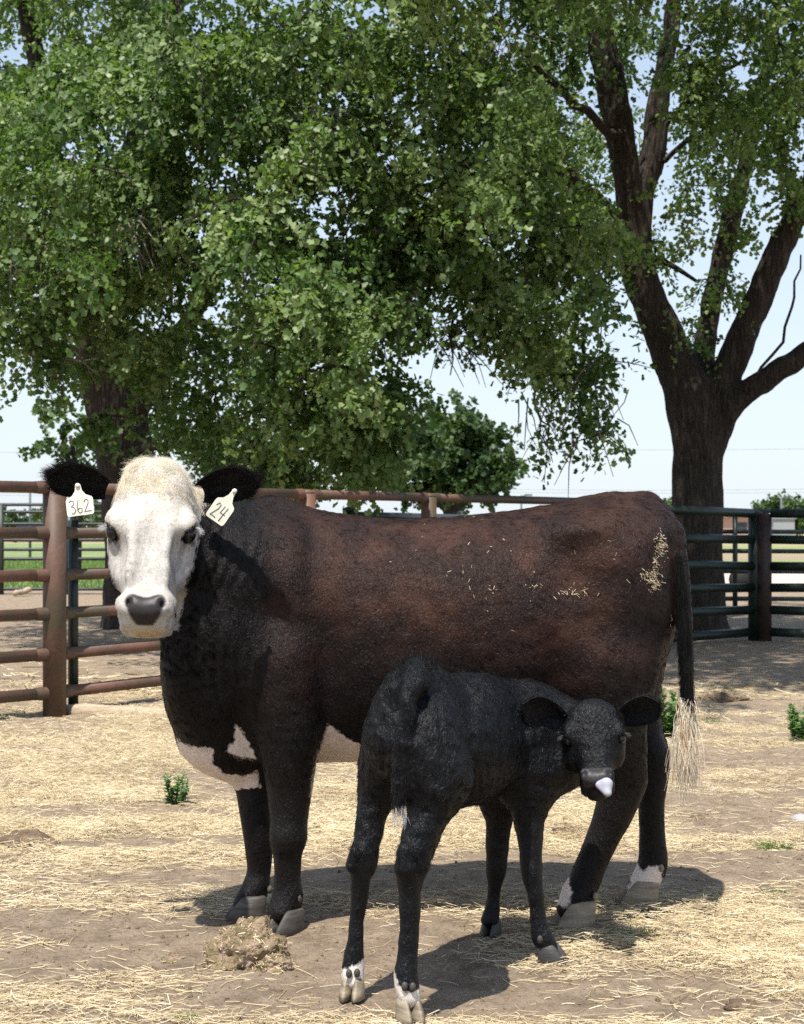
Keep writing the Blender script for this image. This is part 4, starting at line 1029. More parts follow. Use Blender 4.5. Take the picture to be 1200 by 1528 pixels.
mg = empty('green_panel_fence', (P(520, 780, 22)[0], 22, 0))
tag(mg, 'green panel fence showing just over the cow\'s back behind the rusty top rail', 'fence')
for i, (a, Y) in enumerate(((522, 17.8), (690, 22.6), (860, 27))): 
    q = P(a, 780, Y); post(q[0], Y, 1.44, .075, M['green'], mg)
for (a, Ya, b, Yb) in ((522, 17.8, 690, 22.6), (690, 22.6, 860, 27)):
    for z in (1.36, 1.08, .82, .55, .30): q, r = P(a, 0, Ya), P(b, 0, Yb); pipe('rail', (q[0], Ya, z), (r[0], Yb, z), .045, M['green'], mg, 12)

bf = empty('dark_panel_fence', (P(60, 880, 31)[0], 31, 0))
tag(bf, 'thin railed black panel fence at the edge of the green lawn behind the rusty post', 'fence')
for x in (-330, -180, 2, 104, 260, 420): 
    q = P(x, 0, 31); post(q[0], 31, 1.66 if x != 104 else 1.62, .05 if x != 104 else .075, M['black'] if x != 104 else M['green'], bf, False)
for y in (753, 764, 782, 806, 820, 834, 852, 879): pipe('rail', P(-330, y, 31), P(420, y, 31), .03, M['black'], bf, 8)
tb = P(60, 890, 30.2); 
def loose_log(name, a, b, r, mat, label, cat, sag=0.01):
    a, b = np.asarray(a), np.asarray(b); pts, rad = [], []
    for i in range(9):
        t = i / 8; pts.append(a + (b - a) * t + np.array([0, 0, sag * math.sin(t * 9)])); rad.append(r * (1 + .12 * math.sin(i * 2.3)))
    mb = MB(); mb.tube(pts, rad, 12); tag(mb.out(name, mat, base=(a + b) / 2 * np.array([1, 1, 0])), label, cat)
loose_log('timber', P(100, 1063, 11.35), P(330, 1066, 11.15), .05, M['wood'], 'pale weathered timber lying on the ground along the foot of the rusty fence', 'timber')
loose_log('branch', P(22, 886, 30), P(45, 880, 30.4), .05, M['wood'], 'broken pale branch lying by the black panel fence', 'branch')

# ------------------------------------------------------------------ trees
LV = np.array([(0, 0, 0), (.34, .24, .06), (.13, .44, .0), (.42, .70, .07), (0, 1, -.05), (-.42, .70, .07), (-.13, .44, .0), (-.34, .24, .06)])
LF = np.array([(0, 1, 2), (0, 2, 3), (0, 3, 4), (0, 4, 5), (0, 5, 6), (0, 6, 7)])
def leaf_arrays(pos, axis, nrm, size):
    n = len(pos); A = unit(axis); Nn = unit(nrm - A * np.sum(nrm * A, 1, keepdims=True)); X = np.cross(A, Nn)
    V = pos[:, None] + size[:, None, None] * (LV[None, :, 0:1] * X[:, None] + LV[None, :, 1:2] * A[:, None] + LV[None, :, 2:3] * Nn[:, None])
    Fc = (LF[None] + (np.arange(n) * 8)[:, None, None]).reshape(-1, 3)
    return V.reshape(-1, 3), Fc

def crown(parent, blobs, mat, leaf_size, per_spray=26, spray_len=0.55, density=20.0, clump=62.0, droop=.7, twigs=True, seed=1):
    """blobs: (px, py, rx, ry, depth, depth_spread, weight) - clumps of hanging twigs, each set with leaves"""
    r = np.random.default_rng(seed)
    PP, AA, NN, SS, TT = [], [], [], [], []
    tw = MB()
    for (bx, by, rx, ry, Y, dY, wgt) in blobs:
        area = math.pi * rx * ry
        nc = max(2, int(area / clump ** 2 * 1.5 * wgt)); ns = int(area / density ** 2 * wgt)
        a = r.uniform(0, 6.28, nc); q = r.uniform(0, 1, nc) ** .5
        cc = np.stack([bx + rx * q * np.cos(a), by + ry * q * np.sin(a), Y + r.normal(0, dY * 1.4, nc)], 1)
        ctint = r.uniform(-.26, .34, nc)
        cl_ = min(clump, 1.0 * rx, 1.0 * ry); w = r.integers(0, nc, ns)
        sp = cc[w] + np.stack([r.normal(0, cl_ * .32, ns), r.normal(0, cl_ * .24, ns) - (14 if Y < 60 else 2), r.normal(0, .28, ns)], 1)
        o = np.stack([(sp[:, 0] - CX) * sp[:, 2] / F, sp[:, 2], CAMH - (sp[:, 1] - HY) * sp[:, 2] / F], 1)
        cw = np.stack([(cc[w, 0] - CX) * cc[w, 2] / F, cc[w, 2], CAMH - (cc[w, 1] - HY) * cc[w, 2] / F], 1)
        out = unit(o - cw + r.normal(0, .12, (ns, 3))) * .65
        dr = unit(out + np.array([0, -.15, -droop]) + r.normal(0, .3, (ns, 3)))
        Ls = spray_len * r.uniform(.5, 1.4, ns); sn = unit(np.array([-.15, -.45, .75]) + r.normal(0, .55, (ns, 3)))
        for k in range(per_spray):
            t = (k + r.uniform(0, 1, ns)) / per_spray
            pos = o + dr * (Ls * t)[:, None] + np.array([0, 0, -1.0]) * (Ls * t * t * .25 * droop)[:, None] + r.normal(0, .035 + .02 * spray_len, (ns, 3))
            PP.append(pos); AA.append(dr * .6 + r.normal(0, .6, (ns, 3)) + np.array([0, 0, -.15]))
            NN.append(r.normal(0, .30, (ns, 3)) + sn); SS.append(leaf_size * r.uniform(.55, 1.25, ns)); TT.append(np.clip(.45 + ctint[w] + r.normal(0, .17, ns), 0, 1))
        if twigs:
            for i in range(0, ns, 5):
                e = o[i] + dr[i] * Ls[i] + np.array([0, 0, -.25 * droop * Ls[i]])
                tw.tube([cw[i] + np.array([0, 0, .15]), o[i], (o[i] + e) / 2 + np.array([0, 0, .02]), e], [.011, .008, .005, .003], 4, False)
    pos, ax, nr, sz, ti = [np.concatenate(x) for x in (PP, AA, NN, SS, TT)]
    V, Fc = leaf_arrays(pos, ax, nr, sz)
    o = mk('crown', V, Fc, mat, parent, n=3, smooth=False, attrs={'tint': ('FLOAT', np.repeat(ti, 8))}); o['kind'] = 'stuff'
    if twigs:
        t = tw.out('twigs', M['bark'], parent); t['kind'] = 'stuff'
    return len(pos)

def wood(parent, chains, h=.03, k=.12, name='trunk'):
    S = Solid()
    for ch in chains: S.chain(ch, .05, k)
    def disp(p): return (fbm(p * np.array([1, 1, .3], np.float32), 7, 201, 3) - .5) * .09
    V, Q = S.surface(h, disp)
    return mk(name, V, Q, M['bark'], parent, n=4)

def branches(parent, paths):
    mb = MB()
    for path in paths:
        pts = [P(*q[:3]) for q in path]; rad = [q[3] for q in path]
        # finer, slightly wandering
        fp, fr = [], []
        for i in range(len(pts) - 1):
            for t in (0, .33, .66):
                fp.append(pts[i] * (1 - t) + pts[i + 1] * t + rng.normal(0, .025, 3)); fr.append(rad[i] * (1 - t) + rad[i + 1] * t)
        fp.append(pts[-1]); fr.append(rad[-1]); mb.tube(fp, fr, 8)
    o = mb.out('branches', M['bark'], parent); o['kind'] = 'stuff'

rt = empty('broad_shade_tree', (P(1042, 950, 20.6)[0], 20.6, 0))
tag(rt, 'big shade tree with forked grey trunk rising behind the green fence', 'tree')
TY = 20.6
wood(rt, [
    [(1042, 985, TY, .46), (1042, 930, TY, .35), (1041, 850, TY, .315), (1041, 760, TY, .30), (1042, 680, TY, .305), (1040, 630, TY, .33), (1036, 595, TY, .30)],
    [(1036, 610, TY, .30), (1015, 560, TY, .26), (992, 505, TY - .1, .235), (962, 435, TY - .2, .205), (947, 370, TY - .3, .19), (957, 300, TY - .3, .165), (975, 220, TY - .3, .145), (984, 140, TY - .3, .125), (1000, 50, TY - .2, .10), (1015, -90, TY, .07)],
    [(948, 375, TY - .3, .17), (938, 290, TY - .5, .155), (925, 200, TY - .7, .165), (908, 110, TY - .9, .165), (890, 20, TY - 1.0, .15), (862, -110, TY - 1.1, .11)],
    [(1050, 600, TY + .1, .18), (1052, 520, TY + .3, .14), (1066, 430, TY + .5, .13), (1088, 340, TY + .6, .125), (1112, 250, TY + .7, .10), (1135, 150, TY + .8, .08), (1158, 30, TY + .8, .06)],
    [(1056, 625, TY, .23), (1080, 565, TY - .1, .185), (1112, 490, TY - .2, .17), (1145, 415, TY - .3, .155), (1180, 335, TY - .4, .14), (1225, 240, TY - .5, .11), (1270, 120, TY - .6, .08)],
    [(1060, 650, TY, .22), (1090, 605, TY - .2, .165), (1130, 575, TY - .35, .14), (1175, 545, TY - .5, .125), (1225, 510, TY - .6, .11), (1300, 450, TY - .7, .09)],
], .03)
branches(rt, [
    [(945, 360, 20.3, .11), (900, 318, 19.6, .10), (850, 262, 18.8, .085), (800, 225, 18.2, .075), (730, 205, 17.7, .065), (680, 192, 17.4, .055), (635, 196, 17.2, .045), (590, 230, 17, .03)],
    [(925, 200, 19.8, .06), (880, 170, 19, .05), (820, 120, 18.3, .04), (760, 70, 17.8, .03)],
    [(850, 262, 18.8, .05), (760, 260, 18, .04), (700, 300, 17.5, .03), (640, 360, 17, .02)],
    [(730, 205, 17.7, .05), (745, 150, 17.6, .045), (700, 90, 17.4, .03), (640, 40, 17, .02)],
    [(978, 210, 20.3, .04), (1010, 160, 20.2, .03), (1060, 130, 20.1, .025), (1110, 90, 19.8, .02)],
    [(970, 240, 20.3, .04), (1020, 215, 20, .03), (1060, 190, 19.8, .02)],
    [(960, 380, 20.3, .05), (1000, 395, 20.2, .035), (1040, 420, 20, .02)],
    [(1112, 590, 20.2, .02), (1125, 560, 20, .018), (1165, 510, 19.9, .018), (1185, 440, 19.8, .015), (1195, 380, 19.8, .01)],
    [(690, 440, 16.8, .02), (680, 500, 16.7, .012), (672, 560, 16.7, .006)],
    [(870, 500, 17, .02), (885, 560, 16.8, .012), (895, 640, 16.7, .005)],
    [(790, 560, 16.8, .015), (800, 620, 16.7, .010), (825, 690, 16.6, .004)],
])
RB_ = [(625, 90, 95, 110, 16.8, .7, 1.0), (700, 215, 105, 110, 16.3, .7, 1.0), (640, 330, 85, 95, 16.3, .6, 1.0), (755, 80, 110, 95, 17.3, .8, 1.05), (780, 330, 100, 95, 16.8, .7, 1.0),
       (690, 410, 75, 55, 16.6, .5, .85), (850, 425, 62, 80, 17.2, .5, 1.0), (795, 480, 75, 65, 16.8, .5, .85), (665, 490, 40, 40, 16.7, .4, .45), (845, 555, 38, 55, 16.8, .3, .75), (875, 625, 26, 40, 16.7, .3, .55),
       (894, 648, 18, 26, 16.6, .2, .8), (872, 590, 34, 50, 16.7, .2, .7), (815, 625, 12, 40, 16.6, .2, .8), (812, 560, 30, 36, 16.7, .3, .6), (625, 440, 36, 60, 16.4, .3, .6), (898, 450, 24, 40, 17, .3, .8), (890, 365, 35, 45, 17.6, .4, .8), (760, 430, 60, 50, 16.4, .4, .8), (745, 520, 34, 40, 16.7, .3, .5),
       (850, 190, 75, 110, 21.8, .5, .9), (850, 310, 50, 80, 18.6, .7, .9), (860, 60, 80, 70, 22, .5, .8), (800, 200, 40, 90, 18.2, .6, .9), (870, 30, 20, 26, 18.6, .3, .7), (950, 60, 50, 60, 21.3, .7, .55), (1045, 60, 90, 65, 19.6, .8, 1.0), (1060, 210, 75, 95, 20.0, .7, .85),
       (1160, 100, 50, 100, 18.4, .6, 1.0), (1178, 240, 36, 90, 18.4, .5, 1.0), (1010, 150, 40, 80, 21.5, .6, .5), (1020, 290, 45, 55, 21.4, .5, .45), (1050, 410, 55, 50, 20.6, .4, .5), (1040, 500, 26, 28, 20.2, .2, .8), (985, 385, 25, 35, 20.4, .2, .6),
       (1110, 350, 40, 40, 21.2, .4, .4), (1130, 180, 40, 60, 21.3, .5, .5),
       # the crown above and in front of the picture, which shades the fence and the trunk
       (700, -110, 180, 100, 16.5, 1.0, .75), (950, -130, 180, 110, 17.5, 1.3, .75), (1200, -100, 160, 120, 18.5, 1.2, .7), (1320, 150, 110, 160, 19.5, 1.0, .7), (1000, -330, 260, 120, 15.0, 1.3, .75), (1250, -330, 200, 130, 15.5, 1.3, .75), (760, -330, 200, 110, 15.5, 1.2, .75),
       (930, -250, 170, 90, 13.2, .6, .8), (900, -430, 190, 90, 11.4, .6, .8), (985, -85, 150, 70, 15.6, .6, .8), (1180, -260, 150, 90, 13.4, .6, .8), (1200, -450, 170, 90, 11.6, .6, .8), (1150, -620, 300, 130, 12.8, 1.0, .60), (1420, -300, 200, 200, 16, 1.2, .7), (1000, -560, 320, 100, 19, 1.3, .6), (1300, -560, 300, 100, 20, 1.3, .6)]
n1 = crown(rt, RB_, M['leaf'], .072, 24, .40, 13.4, 64, .7, True, 11)

lt = empty('spreading_tree', (P(205, 830, 21)[0], 21, 0))
tag(lt, 'sunlit drooping tree with dark leaning trunk behind the cow\'s head', 'tree')
wood(lt, [
    [(210, 935, 21, .50), (208, 850, 21, .42), (198, 740, 21, .375), (182, 660, 20.9, .35), (160, 565, 20.8, .33), (148, 480, 20.7, .30), (150, 400, 20.6, .27), (178, 310, 20.5, .22), (215, 200, 20.4, .19), (245, 100, 20.3, .17), (262, -40, 20.2, .14), (280, -200, 20, .1)],
    [(178, 650, 20.9, .2), (235, 560, 20.5, .13), (290, 465, 20, .12), (325, 400, 19.6, .11), (360, 345, 19.2, .10), (430, 285, 18.6, .08), (520, 260, 17.8, .05)],
    [(150, 450, 20.7, .18), (105, 350, 20.5, .14), (70, 240, 20.3, .12), (60, 130, 20.2, .11), (40, 20, 20.1, .09), (10, -100, 20, .07)],
], .03)
branches(lt, [
    [(150, 400, 20.5, .09), (60, 350, 19.5, .07), (-20, 330, 18.5, .05)],
    [(215, 200, 20.4, .08), (290, 140, 19.5, .06), (380, 90, 18.5, .05), (470, 60, 17.5, .03)],
    [(60, 130, 20.2, .06), (110, 150, 20, .05), (160, 120, 19.8, .04)],
    [(245, 260, 17, .03), (270, 240, 16.6, .02), (262, 200, 16.4, .012)],
    [(620, 250, 17.5, .05), (575, 290, 17, .04), (540, 310, 16.5, .03)],
    [(300, 480, 20, .06), (380, 520, 18.5, .045), (450, 560, 17, .03), (500, 620, 16, .015)],
    [(190, 680, 20.8, .06), (260, 660, 20, .045), (320, 690, 19.4, .03)],
])
LB_ = [(60, 260, 110, 120, 17.0, .6, 1.2), (45, 400, 75, 110, 16.6, .5, 1.1), (60, 130, 110, 60, 18.5, .5, 1.0), (170, 60, 110, 60, 18.5, .5, .9), (25, 500, 42, 60, 16.7, .4, .8), (175, 190, 130, 95, 16.8, .6, 1.0), (190, 320, 120, 85, 16.5, .6, .95), (320, 80, 140, 80, 16.4, .7, 1.0),
       (330, 210, 125, 95, 16, .6, 1.0), (320, 350, 90, 70, 16.4, .5, .75), (450, 150, 115, 110, 16.2, .7, 1.0), (450, 290, 115, 95, 15.8, .6, 1.0), (430, 420, 105, 95, 15.5, .5, 1.0), (500, 540, 95, 100, 15.4, .5, 1.0), (430, 620, 90, 80, 16.2, .5, 1.0),
       (555, 430, 80, 100, 15.8, .5, 1.0), (555, 600, 48, 85, 16.0, .4, 1.0), (300, 560, 85, 90, 18.2, .6, .8), (345, 650, 65, 60, 19.4, .4, .9), (100, 540, 32, 50, 16.8, .3, .75), (160, 460, 60, 70, 17.6, .4, .6), (150, 590, 34, 60, 17.4, .3, .8), (190, 540, 50, 50, 17.4, .3, .8), (120, 440, 60, 50, 17.0, .3, .8), (370, 700, 60, 40, 17.5, .4, .9), (580, 670, 34, 40, 17, .4, .9), (250, 520, 60, 60, 17, .4, .8), (240, 370, 60, 50, 16.8, .4, .8), (590, 300, 60, 90, 16.2, .5, .8),
       (230, 430, 65, 70, 17.6, .5, .7), (560, 60, 100, 80, 16.4, .7, 1.0), (110, 60, 150, 75, 20.5, .8, .75), (60, 120, 80, 50, 21, .6, .6), (540, 680, 60, 40, 17, .4, .9), (450, 690, 90, 40, 18, .5, .9), (260, 640, 50, 55, 22, .5, .7),
       (100, -110, 180, 100, 19.5, 1.0, .8), (330, -110, 180, 90, 18, 1.2, .65), (560, -130, 160, 100, 18, 1.2, .7), (-110, 250, 100, 250, 18.5, 1.0, .7), (200, -330, 300, 110, 20, 1.5, .7), (500, -330, 200, 100, 19, 1.2, .6)]
n2 = crown(lt, LB_, M['leaf'], .072, 24, .40, 13.0, 64, .7, True, 23)
def dead_twigs(parent, spots, seed):
    r = np.random.default_rng(seed); mb = MB()
    for (px, py, Y, n) in spots:
        for i in range(n):
            a = P(px + r.normal(0, 22), py + r.normal(0, 14), Y + r.normal(0, .15)); d = unit(np.array([r.normal(.25, .5), r.normal(-.2, .3), r.normal(-.7, .45)])); L = r.uniform(.25, .6)
            mid = a + d * L * .5 + r.normal(0, .03, 3); mb.tube([a, mid, a + d * L + np.array([0, 0, -.08])], [.008, .006, .003], 4, False)
    t = mb.out('dead_twigs', M['deadwood'], parent); t['kind'] = 'stuff'
dead_twigs(lt, [(212, 335, 15.9, 26), (500, 188, 15.3, 20), (112, 235, 16.2, 16), (460, 175, 15.3, 12), (30, 350, 16.2, 16), (75, 520, 16.3, 14), (560, 470, 15.2, 10)], 71)
dead_twigs(rt, [(760, 60, 16.6, 12), (680, 500, 16.4, 12), (880, 560, 16.6, 10), (800, 600, 16.5, 10), (890, 640, 16.5, 8), (590, 170, 16, 10)], 72)
print('leaves', n1, n2)

def small_tree(name, label, blobs, Y, trunk_px, trunk_r, leaf, mat, seed, dens=20, clump=50, group=None, per=20):
    b = P(trunk_px, HY, Y); t = empty(name, (b[0], Y, 0)); tag(t, label, 'tree', group)
    top = min(q[1] for q in blobs)
    mid = blobs[0]
    mb = MB(); mb.tube([(b[0], Y, -.05), (b[0] + .05, Y, .7), P(trunk_px + 6, (HY + mid[1]) / 2, Y), P(mid[0], mid[1], Y)], [trunk_r * 1.3, trunk_r, trunk_r * .8, trunk_r * .4], 10)
    for q in blobs[1:]: mb.tube([P(trunk_px + 4, HY - 20, Y), P((trunk_px + q[0]) / 2, q[1] + 20, Y), P(q[0], q[1], Y)], [trunk_r * .7, trunk_r * .45, trunk_r * .2], 8)
    mb.out('trunk', M['bark'], t)
    crown(t, [(x, y, rx, ry, Y + dy, rx * Y / F * .55, w) for (x, y, rx, ry, dy, w) in blobs], mat, leaf, per, leaf * 2.4, dens, clump, .3, False, seed)

small_tree('round_tree', 'rounded dark green tree over the middle of the cow\'s back beyond the fences', [(690, 680, 62, 45, 0, 1.1), (640, 690, 50, 45, .6, 1.1), (730, 700, 40, 38, -.3, 1.1), (620, 720, 60, 25, 0, 1), (700, 735, 66, 24, 0, 1.2), (660, 745, 60, 20, .3, 1.2), (690, 645, 40, 28, .2, .9)], 44, 675, .28, .17, M['leaf_dark'], 41, 8, 24)
small_tree('young_tree', 'loose light green tree between the sky gap and the leaning trunk', [(105, 650, 34, 34, 0, .8), (85, 675, 28, 22, .3, .8), (125, 690, 24, 25, -.2, .8)], 42, 112, .12, .17, M['leaf_far'], 43, 12, 26)
small_tree('willow_tree', 'pale sunlit tree seen beneath the canopy left of the cow\'s withers', [(330, 690, 60, 40, 0, .9), (420, 715, 60, 30, .5, .9), (520, 725, 60, 25, .3, .9)], 38, 400, .2, .17, M['leaf_far'], 47, 12, 26)
far = 'distant trees along the horizon'
small_tree('distant_tree', 'wide dark tree clump on the horizon at the right edge', [(1165, 768, 42, 18, 0, 1.3), (1195, 768, 40, 17, 2, 1.3), (1138, 776, 22, 13, 1, 1.2), (1175, 782, 60, 10, 0, 1.2), (1165, 758, 12, 7, 0, 1.1)], 190, 1168, .3, .40, M['leaf_far'], 53, 3.4, 11, far, 14)
small_tree('distant_tree', 'small far tree just left of the big grey trunk over the cow\'s tail head', [(990, 758, 20, 10, 0, 1.2), (1000, 768, 26, 14, 0, 1.2), (980, 775, 20, 10, 0, 1.2)], 200, 992, .3, .40, M['leaf_far'], 59, 3.4, 11, far, 14)
small_tree('distant_tree', 'low far tree peeping over the cow\'s hips', [(880, 768, 30, 8, 0, 1.2), (860, 774, 30, 8, 0, 1.2)], 210, 872, .3, .40, M['leaf_far'], 61, 3.4, 11, far, 14)
small_tree('distant_tree', 'far hedge-like tree seen between the black rails left of the rusty post', [(30, 780, 40, 9, 0, 1.2), (110, 776, 60, 12, 0, 1.2), (-40, 776, 40, 12, 0, 1.2)], 170, 60, .3, .40, M['leaf_far'], 67, 3.4, 11, far, 14)

# ------------------------------------------------------------------ far things
def lamp(px, top, Y, label):
    b = P(px, HY, Y); t = empty('street_lamp', (b[0], Y, 0)); tag(t, label, 'lamp post', 'far lamp posts on the horizon')
    z = P(px, top, Y)[2]
    mb = MB(); mb.tube([(b[0], Y, 0), (b[0], Y, z)], [.12, .09], 8); mb.tube([(b[0], Y, z - .1), (b[0] + .5, Y, z)], [.05, .05], 6); mb.out('pole', M['pole'], t)
    mb = MB(); mb.box((b[0] + .65, Y, z + .02), .75, .3, .16); mb.out('lamp_head', M['pole'], t, smooth=False)
lamp(778, 739, 160, 'far lamp post in the sky gap just right of the rounded dark tree')
lamp(968, 741, 165, 'far lamp post rising above the cow\'s tail head')
lamp(1166, 742, 150, 'far lamp post standing in front of the right hand tree clump')

pl = empty('power_line', (0, 240, 0)); tag(pl, 'faint grey overhead power lines crossing the low sky', 'power line')
for (ya, yb, Y) in ((672, 664, 240), (733, 724, 250), (736, 729, 252)):
    for (dx, s) in ((0, 0),):
        pts = [];
        for i in range(25):
            t = i / 24; x = -300 + 1800 * t; q = P(x, ya + (yb - ya) * t + 5 * math.sin(math.pi * ((t * 2) % 1)), Y); pts.append(q)
        mb = MB(); mb.tube(pts, .030, 5); mb.out('cable', M['cable'], pl)
for px in (-310, 600 + 0, 1510):
    q = P(px, HY, 246)
    mb = MB(); 
    if px != 600: mb.tube([(q[0], 246, 0), (q[0], 246, 13)], [.2, .14], 8); mb.out('pole', M['pole'], pl)

bd = empty('low_building', (P(1095, HY, 140)[0], 140, 0)); tag(bd, 'low pink walled building seen between the green gate bars', 'building')
bx = P(1100, 0, 140)[0]
mb = MB(); mb.box((bx, 141, 1.05), 6.5, 6, 1.9); mb.out('wall', M['wallp'], bd, smooth=False)
mb = MB(); V = [(bx - 3.5, 137.6, 2.003), (bx + 3.5, 137.6, 2.003), (bx + 3.5, 144.4, 2.003), (bx - 3.5, 144.4, 2.003), (bx - 3.2, 141, 2.45), (bx + 3.2, 141, 2.45)]; mb.add(V, [(3, 2, 1, 0), (0, 1, 5, 4), (1, 2, 5), (2, 3, 4, 5), (3, 0, 4)]); mb.out('roof', M['roofm'], bd, smooth=False)
for dx in (-2, 0, 2):
    mb = MB(); mb.box((bx + dx, 137.98, 1.2), .8, .08, .7); mb.out('window', M['dark'], bd, smooth=False)

tr = empty('flatbed_trailer', (P(1080, 0, 34)[0], 34, 0)); tag(tr, 'low dark blue flatbed trailer behind the green gate', 'trailer')
tx = P(1075, 0, 34)[0]
mb = MB(); mb.box((tx, 34, .42), 1.3, 1.5, .12); mb.box((tx + 1.05, 34, .44), .9, .12, .09); mb.out('bed', M['blue'], tr, smooth=False)
for dx in (-.35, .25):
    mb = MB(); mb.tube([(tx + dx, 33.2, .2), (tx + dx, 33.4, .2)], .2, 16); mb.out('wheel', M['tyre'], tr)
mb = MB(); mb.box((tx - .45, 34.1, .78), .5, .6, .6); mb.box((tx - .42, 34.1, 1.2), .16, .2, .3); mb.tube([(tx - .15, 33.9, .5), (tx - .3, 33.9, .95), (tx - .1, 34, 1.05)], .05, 8); mb.out('pump', M['white'], tr, smooth=False)

sg = empty('utility_box', (P(1168, 0, 120)[0], 120, 0)); tag(sg, 'pale grey utility box standing before the far right tree clump', 'utility box')
mb = MB(); qx = P(1168, 0, 120)[0]; mb.box((qx, 120, .9), 1.5, .9, 1.7); mb.out('cabinet', M['roofm'], sg, smooth=False); mb = MB(); mb.box((qx, 120, 1.83), 1.7, 1.1, .15); mb.out('lid', M['roofm'], sg, smooth=False)
mk_ = MB(); mk_.tube([P(45, 800, 60) * np.array([1, 1, 0]), P(45, 722, 60)], [.05, .04], 8); tag(mk_.out('sign_pole', M['pole'], base=P(45, HY, 60) * np.array([1, 1, 0])), 'thin grey pole on the lawn left of the rusty post', 'pole')
cr_ = empty('parked_car', (P(55, HY, 130)[0], 130, 0)); tag(cr_, 'far pale blue and white car beyond the lawn', 'car')
cx_ = P(52, HY, 130)[0]
mb = MB(); mb.box((cx_, 130, .75), 4.2, 1.7, .65); mb.out('body', M['white'], cr_, smooth=False); mb = MB(); mb.box((cx_ - .1, 130, 1.33), 2.3, 1.5, .5); mb.out('cabin', M['blue'], cr_, smooth=False)
for dx in (-1.3, 1.3):
    mb = MB(); mb.tube([(cx_ + dx, 129.1, .33), (cx_ + dx, 129.3, .33)], .33, 14); mb.out('wheel', M['tyre'], cr_)

# ------------------------------------------------------------------ ground litter
def straw_field(n_try, y0, y1, xr, name, label, seed, lmin=.015, lmax=.14, wid=.0013, zmax=.05):
    r = np.random.default_rng(seed)
    # more candidates close by: uniform over picture rows
    yy = 1.0 / r.uniform(1 / y1, 1 / y0, n_try); xx = r.uniform(-1, 1, n_try) * (yy * .245 + .25) if xr is None else r.uniform(xr[0], xr[1], n_try)
    keep = r.uniform(0, 1, n_try) < chaff_amount(xx, yy) ** 1.25
    x, y = xx[keep], yy[keep]; n = len(x)
    d = np.clip(chaff_amount(x, y), 0, 1)
    z = ground_z(x, y) + .003 + r.uniform(0, 1, n) ** 2 * zmax * d * (.4 + 1.6 * smooth01(fbm(np.stack([x, y, 0 * x], 1), 5.0, 611, 2), .4, .7))
    L = lmin + (lmax - lmin) * r.beta(1.3, 3.2, n); a = r.uniform(0, 2 * math.pi, n)
    t = np.stack([np.cos(a), np.sin(a), r.normal(0, .16, n) * (.5 + d)], 1); s = np.stack([-np.sin(a), np.cos(a), r.normal(0, .5, n)], 1); s = unit(s)
    bend = r.normal(0, .14, n)
    w = wid * r.uniform(.6, 1.7, n) * (1 + (y - 5) * .05)
    P0 = np.stack([x, y, z], 1); rows = []
    for u in (-.5, 0, .5):
        c = P0 + t * (L * u)[:, None] + np.cross([0, 0, 1.0], t) * (bend * L * (4 * u * u - .5))[:, None]
        c[:, 2] = np.maximum(c[:, 2], ground_z(c[:, 0], c[:, 1]) + .002)
        rows += [c - s * w[:, None] / 2, c + np.array([0, 0, .0012]), c + s * w[:, None] / 2]
    V = np.stack(rows, 1).reshape(-1, 3)
    T = np.array([(0, 3, 4, 1), (1, 4, 5, 2), (3, 6, 7, 4), (4, 7, 8, 5)])
    Fc = (T[None] + (np.arange(n) * 9)[:, None, None]).reshape(-1, 4)
    o = mk(name, V, Fc, M['straw'], n=4, smooth=False, attrs={'tint': ('FLOAT', np.repeat(np.clip(r.normal(.52, .26, n) - .25 * (fbm(np.stack([x, y, 0 * x], 1), 3.0, 613, 2) - .5), 0, 1), 9))})
    tag(o, label, kind='stuff'); return n
ns = straw_field(260000, 4.1, 13.5, None, 'straw_litter', 'loose golden straw scattered over the pen floor', 5)
ns += straw_field(26000, 12.5, 24, None, 'far_straw_litter', 'thin straw scattered under and beyond the fences', 6, .08, .28, .005, .03)
print('straws', ns)

def clods(n, seed):
    r = np.random.default_rng(seed); iv, if_ = ico(1)
    y = 1 / r.uniform(1 / 14, 1 / 4.1, n); x = r.uniform(-1, 1, n) * (y * .245 + .2); s = .003 + .010 * r.beta(1, 5, n) * (1 + (y - 4) * .12)
    z = ground_z(x, y) + s * .3; k = len(iv)
    V = np.stack([x, y, z], 1)[:, None] + iv[None] * (s[:, None, None] * r.uniform(.5, 1.3, (n, 1, 3)) * r.uniform(.75, 1.25, (n, k, 1)))
    Fc = (if_[None] + (np.arange(n) * k)[:, None, None]).reshape(-1, 3)
    tag(mk('pebbles', V.reshape(-1, 3), Fc, M['haydung'], n=3, smooth=False), 'small clods and dung crumbs scattered on the dirt', kind='stuff')
clods(2600, 9)

